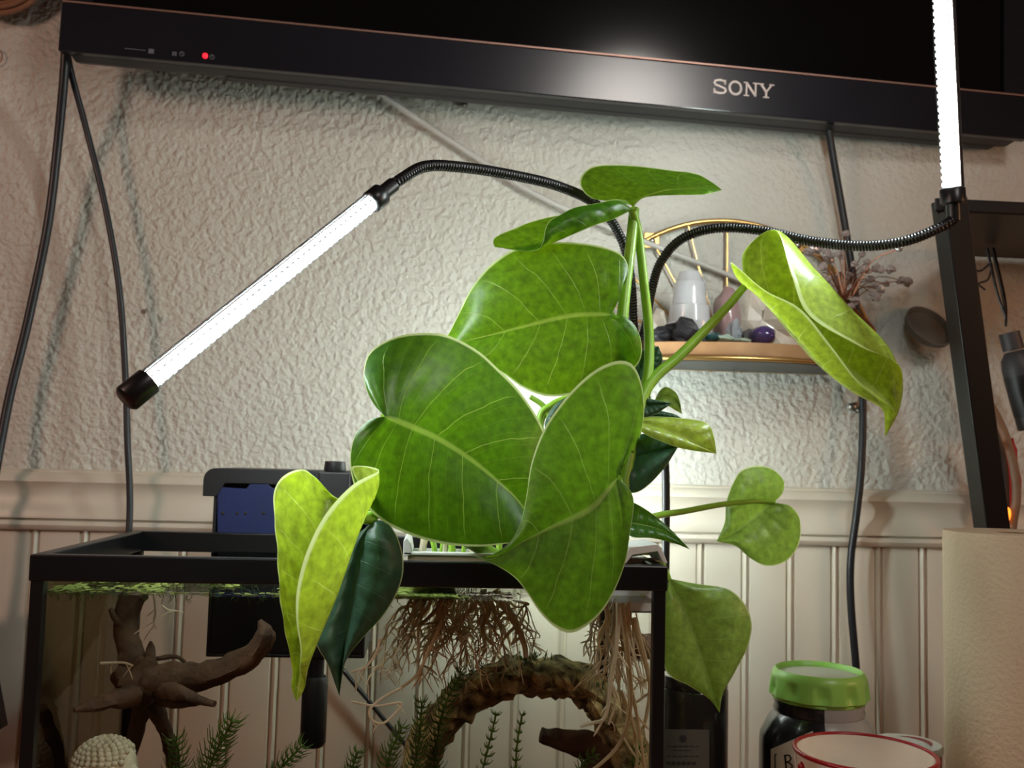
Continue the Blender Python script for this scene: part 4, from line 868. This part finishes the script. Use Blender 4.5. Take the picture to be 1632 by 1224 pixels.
for i in range(34):
    px = rnd.uniform(950, 1012); Y = rnd.uniform(-.48, -.42); x = px; pts = [(px, 958 + rnd.uniform(-8, 6))]; ln = rnd.uniform(70, 200); d = rnd.gauss(1, 5)
    for k in range(1, 6): x += d + rnd.gauss(0, 5); pts.append((min(x, 1036), 958 + ln * k / 5))
    root([at(a_, b_, Y) for a_, b_ in pts], rnd.choice((.0008, .0012, .0018)), .0005, rnd.choice(('root', 'root', 'rootwhite')))
q = MB(); log(q, pix([(1002, 1020, -.43), (1020, 1030, -.425), (1045, 1030, -.42)]), [16 * k_, 22 * k_, 18 * k_], seed=40); q.build('rhizome', M['driftwood'], plant)
for pts in ([(245, 945), (248, 975), (245, 990), (250, 1003)], [(258, 966), (268, 972), (282, 974)], [(160, 1057), (195, 1056), (212, 1061)]): root(pix(pts, -.47), .0011, .0008, 'rootwhite')

# ================================================================== grow lamp with two tubes on goosenecks
bx = at(1061, 800, -0.20)
lamp = thing('grow_lamp', (bx.x, bx.y, TABLE), 'black gooseneck grow lamp with lit white tubes around the plant', 'lamp')
MB().lathe([(.0001, 0), (.04, 0), (.04, .010), (.036, .014), (.012, .018), (.0001, .018)], Vector((bx.x, bx.y, TABLE)), 32).build('base', M['blackmetal'], lamp)
hub = at(1016, 560, -0.25)
MB().tube([Vector((bx.x, bx.y, TABLE + .015))] + spline([at(1061, 880, -.20), at(1061, 760, -.20), at(1055, 715, -.205), at(1035, 650, -.225), at(1018, 590, -.245), hub], 24), .0048, 12).build('pole', M['blackmetal'], lamp)
MB().tube([hub - Vector((0, 0, .02)), hub + Vector((0, 0, .012))], .011, 14).build('hub', M['blackmetal'], lamp)
def goose(pts):
    P = arcspline(pts, 420); r = [.0050 * (1 + .10 * math.cos(i * PI / 1.5)) for i in range(420)]
    return MB().tube(P, r, 12).build('gooseneck', M['blackmetal'], lamp)
def head(A, B, face, spread, led, r=.0105):
    """lit tube from A (neck end) to B (free end); LEDs look towards face"""
    ax = (B - A).normalized(); f = (face - ax * face.dot(ax)).normalized(); s_ = ax.cross(f)
    Lh = (B - A).length
    fr = Matrix((ax, s_, f)).transposed().to_4x4(); fr.translation = A
    def shell(a0, a1, ra, x0, x1, n=16):
        q = MB(); vs = []
        for rr in (ra, ra - .0012):
            for x in (x0, x1): vs += [fr @ Vector((x, rr * math.sin(a0 + (a1 - a0) * i / n), rr * math.cos(a0 + (a1 - a0) * i / n))) for i in range(n + 1)]
        m_ = n + 1; fs = []
        for i in range(n): fs += [(i, i + 1, i + 1 + m_, i + m_), (2 * m_ + i, 3 * m_ + i, 3 * m_ + i + 1, 2 * m_ + i + 1)]
        fs += [(0, m_, 3 * m_, 2 * m_), (n, 2 * m_ + n, 3 * m_ + n, m_ + n)]
        q.add(vs, fs); return q
    t = shell(R(118), R(242), r, .012, Lh - .014).build('housing', M['lamphouse'], lamp)
    shell(R(-118), R(118), r, .012, Lh - .014).build('clear_cover', M['tube'], lamp)
    brd = MB().frame_box(fr, (.012, -.0085, -.0022), (Lh - .014, .0085, -.0008)).build('circuit_board', M['whiteplastic'], lamp, smooth=False)
    shell(R(-spread), R(spread), r * .74, .014, Lh - .016).build('led_strip', M[led], brd)
    q = MB(); n = int((Lh - .03) / .0065)
    for i in range(n):
        for an in (-62, 62):
            a_ = R(an); ra = r * .77; q.frame_box(fr, (.016 + i * .0065, ra * math.sin(a_) - .0010, ra * math.cos(a_) - .0010), (.0190 + i * .0065, ra * math.sin(a_) + .0010, ra * math.cos(a_) + .0010))
    q.build('led_chips', M['chip'], brd, smooth=False)['kind'] = 'stuff'
    def cap(x0, x1, ra, nm): MB().tube([fr @ Vector((x, 0, 0)) for x in (x0, x0 + .0012, x1 - .002, x1)], [ra * .86, ra, ra, ra * .8], 24).build(nm, M['blackmetal'], lamp)
    cap(-.002, .014, r * 1.10, 'neck_cap'); cap(Lh - .019, Lh + .004, r * 1.14, 'end_cap')
    MB().tube([fr @ Vector((-.018, 0, 0)), fr @ Vector((-.001, 0, 0))], .0068, 14).build('swivel', M['blackmetal'], lamp)
A1, B1 = at(606, 311, -.47), at(206, 632, -.60)
head(A1, B1, Vector((.60, -.40, -.62)), 124, 'led1', .0092)
A2, B2 = at(1519, 322, -.44), at(1494, -190, -.47)
head(A2, B2, Vector((-.82, -.38, -.25)), 86, 'led2')
A3, B3 = at(966, 585, -.215), at(938, 945, -.195)
head(A3, B3, Vector((-.1, .7, .1)), 125, 'led3')
goose([hub + Vector((0, 0, -.01)), at(1005, 550, -.245), at(988, 540, -.232), at(972, 550, -.22), A3 + (A3 - B3).normalized() * .016])
goose([hub, at(1010, 520, -.255), at(1006, 450, -.265), at(992, 385, -.285), at(955, 330, -.31), at(890, 297, -.345), at(800, 276, -.385), at(720, 265, -.42), at(675, 266, -.44), at(640, 285, -.458), A1 + (A1 - B1).normalized() * .016])
goose([hub, at(1030, 515, -.255), at(1037, 470, -.265), at(1052, 420, -.28), at(1085, 382, -.30), at(1140, 364, -.32), at(1210, 367, -.34), at(1290, 384, -.37), at(1370, 392, -.40), at(1440, 385, -.425), at(1500, 362, -.44), A2 + (A2 - B2).normalized() * .016])

# ================================================================== right side: frame, jars, roll
rack = thing('shelf_rack', at(1583, 1100, -.16), 'black metal rack with a leaning post at the right edge', 'rack')
pa, pb = at(1512, 318, -.24), at(1583, 860, -.20); dd = (pb - pa); pc = pa + dd * ((pa.z - TABLE) / (pa.z - pb.z))
def bar(p, q_, w, d, nm, m='blackmetal'):
    ax = (q_ - p).normalized(); y = Vector((0, 1, 0)); y = (y - ax * y.dot(ax)).normalized(); x = y.cross(ax); fr = Matrix((x, y, ax)).transposed().to_4x4(); fr.translation = p
    return MB().frame_box(fr, (-w / 2, -d / 2, 0), (w / 2, d / 2, (q_ - p).length)).build(nm, M[m], rack, smooth=False, bevel=.0015)
bar(pc, pa, .029, .030, 'post')
q = MB(); sx0 = at(1520, 330, -.24).x; szt = at(1560, 318, -.25).z; a_ = at(1489, 312, -.25); c_ = at(1542, 392, -.03); pl_ = [(a_.x, -.25), (sx0 + .5, -.25), (sx0 + .5, -.03), (c_.x, -.03)]; q.add([(x, y, szt - .016) for x, y in pl_] + [(x, y, szt) for x, y in pl_], [(3, 2, 1, 0), (4, 5, 6, 7), (0, 1, 5, 4), (1, 2, 6, 5), (2, 3, 7, 6), (3, 0, 4, 7)]); q.build('shelf_board', M['blackmetal'], rack, smooth=False, bevel=.002)
bar(Vector((sx0 + .48, -.2, TABLE)), Vector((sx0 + .48, -.2, szt - .017)), .029, .03, 'post')
bh = thing('cable_bundle', at(1600, 510, -.1), 'bundle of thin dark cords hanging under the black rack shelf', 'cable')
rnd = random.Random(2)
for k in range(6):
    x = rnd.uniform(-6, 6); MB().tube(spline(pix([(1578 + x, 395), (1586 + x, 430), (1594 + x, 465), (1600 + x * .6, 490), (1603, 520 - 6 * k)], -.10), 16), .0018, 6).build('cord', M['cable'], bh)
MB().tube(spline(pix([(1545, 425), (1562, 432), (1580, 420), (1575, 445), (1560, 452), (1570, 462)], -.10), 24), .0014, 6).build('loop', M['cable'], bh)
gb = thing('spray_bottle', at(1640, 690, -.08), 'dim grey plastic bottle behind the rack post', 'bottle')
pt = at(1608, 530, -.08); zb0 = at(1630, 660, -.08).z
ax = (at(1640, 660, -.08) - at(1604, 528, -.08)).normalized(); rm = ax.to_track_quat('-Z', 'Y').to_matrix()
MB().lathe([(.0001, 0), (.013, 0), (.0135, -.024), (.0001, -.025)], pt, 20, axis=rm).build('cap', M['greybottle'], gb)
MB().lathe([(.0001, -.026), (.012, -.026), (.019, -.036), (.021, -.05), (.021, -.13), (.0001, -.131)], pt, 20, axis=rm).build('body', M['greybottle'], gb)
MB().lathe([(.0212, -.058), (.0214, -.06), (.0214, -.11), (.0212, -.112)], pt, 20, axis=rm).build('label_band', M['tvmatte'], gb)
q = MB(); q.tube(spline(pix([(1560, 628), (1580, 650), (1600, 690), (1615, 740), (1620, 790), (1614, 835), (1608, 900), (1604, 1000), (1602, 1100), (1600, 1228)], -.11), 50), .0055, 10)
tag(q.build('hoop', M['hoop']), 'pale curved hoop standing behind the rack post', 'hoop')
q = MB(); q.tube(spline(pix([(1566, 660), (1584, 690), (1597, 740), (1600, 800), (1596, 870), (1592, 980), (1590, 1100), (1588, 1218)], -.09), 50), .0065, 10)
tag(q.build('hoop', M['greybottle']), 'grey inner hoop right beside the leaning post', 'hoop')
q = MB(); q.ball(at(1596, 765, -.06), .036, 18, 12, jit=.4, sc=(.8, .5, 1.5)); tag(q.build('red_pouch', M['redglow']), 'red cloth pouch glimpsed between the hoops', 'pouch')
for px, py, sc_, lb in ((1583, 711, (1, 1, 1), 'small round orange light glowing above the red pouch'), (1604, 822, (.9, .9, 2.0), 'long orange light glowing below the red pouch')):
    tag(MB().ball(at(px, py, -.115), .0056, 14, 10, sc=sc_, rot=Matrix.Rotation(R(14), 3, 'Y')).build('fairy_light', M['bulb']), lb, 'light')
pd = at(1474, 528, -.018)
q = MB(); q.lathe([(.0001, 0), (.030, 0), (.034, .004), (.036, .012), (.033, .012), (.030, .006), (.0001, .005)], pd, 28, axis=Matrix.Rotation(R(55), 3, 'X') @ Matrix.Rotation(R(12), 3, 'Y')); tag(q.build('wall_dish', M['labelgrey']), 'small dim dish against the wall left of the leaning post', 'dish')
# paper towel roll
pr = at(1517, 900, -.36); prr = .068; pc_ = Vector((pr.x + prr * 1.0, -.36, TABLE)); ptop = at(1560, 851, -.40).z
pt_ = thing('paper_towel', pc_, 'tall embossed paper towel roll at the right edge', 'paper towel')
h_ = ptop - TABLE
MB().lathe([(.022, .012), (prr, .012), (prr + .0006, .02), (prr + .0006, h_ - .004), (prr, h_), (.022, h_), (.022, .012)], pc_, 64).build('paper', M['paper'], pt_)
MB().lathe([(.0216, .012), (.0216, h_ - .001), (.0196, h_ - .001), (.0196, .012)], pc_, 32).build('cardboard_core', M['card'], pt_)
MB().lathe([(.0001, 0), (.075, 0), (.075, .006), (.07, .011), (.0001, .011)], pc_, 40).build('holder_base', M['blackmetal'], pt_)
MB().tube([pc_ + Vector((0, 0, .01)), pc_ + Vector((0, 0, h_ - .02))], .006, 12).build('holder_rod', M['blackmetal'], pt_)
# jar with green lid
jc = at(1305, 1090, -.33); jr = 75 * (jc.y - CAM.y) / FPX; jt = at(1305, 1066, -.33).z; jc = Vector((jc.x, -.33, TABLE)); jh = jt - TABLE
jar = thing('storage_jar', jc, 'black and grey plastic jar with scalloped green screw lid', 'jar')
va = math.atan2(CAM.y - jc.y, CAM.x - jc.x)
split = va + R(6)
jp = [(.0001, 0), (jr * 1.18, 0), (jr * 1.24, .006), (jr * 1.24, jh - .075), (jr * 1.22, jh - .066), (jr * 1.05, jh - .05), (jr * .93, jh - .043), (jr * .95, jh - .040), (jr * .92, jh - .036), (jr * .95, jh - .031), (jr * .91, jh - .027), (jr * .90, jh - .02), (.0001, jh - .018)]
def jm(i, k):
    a = 2 * PI * (k + .5) / 72; return 0 if math.sin(a - split) < 0 else 1
MB().lathe(jp, jc, 72, matfun=jm).build('body', [M['jarblack'], M['jargrey']], jar)
def dimple(r, z, a):
    if r < jr * .97 or z > jh - .006: return r
    f = max(0, math.cos(10 * a)) ** .7; zz = max(0, 1 - abs((z - (jh - .019)) / .010)) ** .6; return r - .0042 * f * zz
lp = [(jr * .90, jh - .030), (jr * .96, jh - .030), (jr * .99, jh - .027)] + [(jr * (1.035 - .055 * (i / 12) ** 1.5), jh - .026 + .020 * i / 12) for i in range(13)] + [(jr * .93, jh - .001), (jr * .90, jh), (jr * .87, jh - .001), (jr * .85, jh - .006)]
MB().lathe(lp, jc, 132, mod=dimple).build('lid', M['lidgreen'], jar)
MB().lathe([(jr * .86, jh - .0055), (jr * .6, jh - .005), (.0001, jh - .005)], jc, 40).build('lid_insert', M['lidinner'], jar)
# label: a patch on the jar's front left side with a letter
def jpatch(poly, off): return [jc + Vector(((jr * 1.24 + off) * math.cos(a), (jr * 1.24 + off) * math.sin(a), z)) for a, z in poly]
def jang(px, py):                                # pixel -> (angle, z) on the jar wall
    d = CROT @ Vector((px - 816.0, 612.0 - py, -FPX)); d.normalize(); rr = jr * 1.24
    ox, oy = CAM.x - jc.x, CAM.y - jc.y; A_ = d.x ** 2 + d.y ** 2; B_ = 2 * (ox * d.x + oy * d.y); C_ = ox ** 2 + oy ** 2 - rr ** 2
    disc = B_ * B_ - 4 * A_ * C_; t = (-B_ - math.sqrt(max(disc, 0))) / (2 * A_); return math.atan2(oy + d.y * t, ox + d.x * t), CAM.z + d.z * t - TABLE
def lab(poly, off, n=10):
    q = MB()
    pts = [jang(*p) for p in poly]; amin = min(a for a, z in pts); 
    vs = jpatch(pts, off); q.add(vs, [list(range(len(vs)))]); return q
x_ = [1229 + 6 * i for i in range(12)]
def lab_strip(top, bot, off, mname, nm, x0=1229, x1=1296):
    q = MB(); n = 12
    for i in range(n + 1):
        x = x0 + (x1 - x0) * i / n; a, z = jang(x, top(x)); a2, z2 = jang(x, bot(x)); q.v += jpatch([(a, z), (a2, z2)], off)
    for i in range(n): q.f.append([2 * i, 2 * i + 1, 2 * i + 3, 2 * i + 2]); q.mi.append(0)
    return q.build(nm, M[mname], jar)
tp = lambda x: 1194 - (x - 1229) * .44
lab_strip(tp, lambda x: 1300, .0006, 'labelwhite', 'label')
q = MB()
def jstroke(pts, w):
    for i in range(len(pts) - 1):
        a, b_ = Vector(pts[i]), Vector(pts[i + 1]); d = (b_ - a).normalized(); nn = Vector((-d.y, d.x)) * w / 2
        vs = jpatch([jang(*p) for p in (a - nn, b_ - nn, b_ + nn, a + nn)], .0010); q.add(vs, [(0, 1, 2, 3)])
jstroke([(1236, 1203), (1272, 1186), (1296, 1176)], 2.0); jstroke([(1236, 1203), (1238, 1300)], 2.0)
jstroke([(1252, 1203), (1254, 1226)], 3); jstroke([(1250, 1204), (1258, 1203), (1262, 1208), (1259, 1213), (1253, 1214), (1260, 1216), (1264, 1221), (1260, 1227), (1253, 1228)], 2.4)
q.build('lettering', M['ink'], jar)
# mug
mc = at(1378, 1200, -.47); mr = 111 * (mc.y - CAM.y) / FPX; mt = at(1378, 1199, -.47).z; mc = Vector((mc.x, -.47, TABLE)); mh = mt - TABLE
mug = thing('mug', mc, 'white mug with red rim and red painted dots in front of the jar', 'mug')
MB().lathe([(.0001, 0), (mr * .66, 0), (mr * .70, .004), (mr * .80, mh * .35), (mr * .93, mh * .75), (mr, mh - .001), (mr, mh), (mr - .0035, mh), (mr - .0045, mh - .004), (mr * .86, mh * .7), (mr * .7, mh * .3), (mr * .5, .012), (.0001, .010)], mc, 64).build('cup', M['mug'], mug)
MB().tube([mc + Vector(((mr - .0015) * math.cos(a * PI / 32), (mr - .0015) * math.sin(a * PI / 32), mh)) for a in range(65)], .0021, 8, cap=False).build('rim_band', M['red'], mug)
q = MB(); ha = va + R(95)
hd_ = Vector((math.cos(R(20)), math.sin(R(20)), 0)); q.tube(spline([mc + hd_ * mr * .86 + Vector((0, 0, mh * .72)), mc + hd_ * (mr + .03) + Vector((0, 0, mh * .68)), mc + hd_ * (mr + .028) + Vector((0, 0, mh * .35)), mc + hd_ * mr * .78 + Vector((0, 0, mh * .28))], 20), .006, 10); q.build('handle', M['mug'], mug)
vm = math.atan2(CAM.y - mc.y, CAM.x - mc.x)
for da, dz, r_ in ((-58, .010, .0045), (-50, .013, .0035), (-64, .016, .0035), (-30, .018, .0045), (-10, .014, .004), (20, .016, .0045)):
    a = vm + R(da); z = mh - dz; r0 = mr * (.93 + .07 * (z / mh - .75) / .25)
    MB().ball(mc + Vector((r0 * math.cos(a), r0 * math.sin(a), z)), r_, 10, 8, sc=(.9, .9, 1)).build('painted_dot', M['red'], mug)
for px, py in ((1449, 1196), (1478, 1213), (1482, 1218)):
    a = at(px, py, -.47 + .03); d_ = (a - mc); d_.z = 0; d_ = d_.normalized() * (mr * .95); MB().box(mc + d_ + Vector((-.0012, -.0008, mh - .012)), mc + d_ + Vector((.0012, .0006, mh - .0095))).build('herb_fleck', M['moss'], mug, smooth=False)
# small red and white tub behind the mug
cc_ = at(1445, 1190, -.25); cr = 54 * (cc_.y - CAM.y) / FPX; ct = at(1440, 1183, -.25).z; cc_ = Vector((cc_.x, -.25, TABLE)); ch = ct - TABLE
can = thing('spice_tub', cc_, 'small red tub with white lid half hidden behind the mug', 'tub')
MB().lathe([(.0001, 0), (cr * .92, 0), (cr * .94, .004), (cr * .97, ch - .008), (.0001, ch - .0075)], cc_, 40).build('body', M['red'], can)
MB().lathe([(cr * .9, ch - .008), (cr, ch - .008), (cr * 1.01, ch - .006), (cr * 1.01, ch - .002), (cr * .97, ch), (.0001, ch)], cc_, 40).build('lid', M['whiteplastic'], can)
q = MB(); n = 16; vs = []
for rr in (cr * .78, cr * .55):
    for i in range(n + 1): a = R(-40) + R(125) * i / n; k = math.sin(PI * i / n); r_ = cr * .66 + (rr - cr * .66) * k; vs.append(cc_ + Vector((r_ * math.cos(a), r_ * math.sin(a), ch + .0004)))
q.add(vs, [(i, i + 1, i + n + 2, i + n + 1) for i in range(n)]); q.build('red_crescent', M['red'], can)
# dark bottle beside the tank
bc = at(1106, 1150, -.285); br = 53 * (bc.y - CAM.y) / FPX; bt = at(1106, 1080, -.30).z; bc = Vector((bc.x, -.285, TABLE)); bh_ = bt - TABLE
bot = thing('dark_canister', bc, 'dark glass canister with a grey paper label right of the tank', 'canister')
MB().lathe([(.0001, 0), (br * .97, 0), (br, .004), (br, bh_ - .014), (br * .97, bh_ - .012), (.0001, bh_ - .012)], bc, 48).build('body', M['darkglass'], bot)
MB().lathe([(br * .9, bh_ - .012), (br * .98, bh_ - .011), (br * .98, bh_), (br * .95, bh_ + .001), (.0001, bh_ + .001)], bc, 48).build('lid', M['darkglass'], bot)
vb = math.atan2(CAM.y - bc.y, CAM.x - bc.x)
def cang(px, py):
    d = CROT @ Vector((px - 816.0, 612.0 - py, -FPX)); d.normalize()
    ox, oy = CAM.x - bc.x, CAM.y - bc.y; A_ = d.x ** 2 + d.y ** 2; B_ = 2 * (ox * d.x + oy * d.y); C_ = ox ** 2 + oy ** 2 - br ** 2
    t = (-B_ - math.sqrt(max(B_ * B_ - 4 * A_ * C_, 0))) / (2 * A_); return math.atan2(oy + d.y * t, ox + d.x * t), CAM.z + d.z * t - TABLE
def cp(px, py, off): a, z = cang(px, py); return bc + Vector(((br + off) * math.cos(a), (br + off) * math.sin(a), z))
q = MB(); n = 14
for i in range(n + 1):
    x = 1058 + (1130 - 1058) * i / n; q.v += [cp(x, 1162 + (x - 1058) * .01, .0004), cp(x, 1300, .0004)]
for i in range(n): q.f.append([2 * i, 2 * i + 1, 2 * i + 3, 2 * i + 2]); q.mi.append(0)
lb_ = q.build('label', M['labelgrey'], bot)
q = MB()
def cstroke(x0, x1, y, w):
    n = 6
    for i in range(n):
        a, b_ = x0 + (x1 - x0) * i / n, x0 + (x1 - x0) * (i + .75) / n; q.add([cp(a, y - w / 2, .0008), cp(b_, y - w / 2, .0008), cp(b_, y + w / 2, .0008), cp(a, y + w / 2, .0008)], [(0, 3, 2, 1)])
cstroke(1065, 1116, 1189, 1.4); cstroke(1073, 1103, 1195.5, 1.4); cstroke(1064, 1116, 1205, 1.2); cstroke(1063, 1111, 1216, 5)
q.add([cp(1089, 1177, .0008)] + [cp(1089 + 6 * math.cos(a * PI / 8), 1177 + 6 * math.sin(a * PI / 8), .0008) for a in range(17)], [(0, i, i + 1) for i in range(1, 17)])
q.build('printing', M['greybottle'], lb_, smooth=False)
# dark slab leaning at the far left
q = MB(); fr = Matrix.Translation(at(-30, 1168, -.08)) @ Matrix.Rotation(R(-14), 4, 'Y')
q.frame_box(fr, (-.06, -.01, .0), (.028, .01, .16)); o = q.build('black_slab', M['tvmatte'], smooth=False, bevel=.002); o.location.z += TABLE - min((o.location + v.co).z for v in o.data.vertices) if False else 0
tag(o, 'black slab leaning against the wainscot at the lower left edge', 'slab')
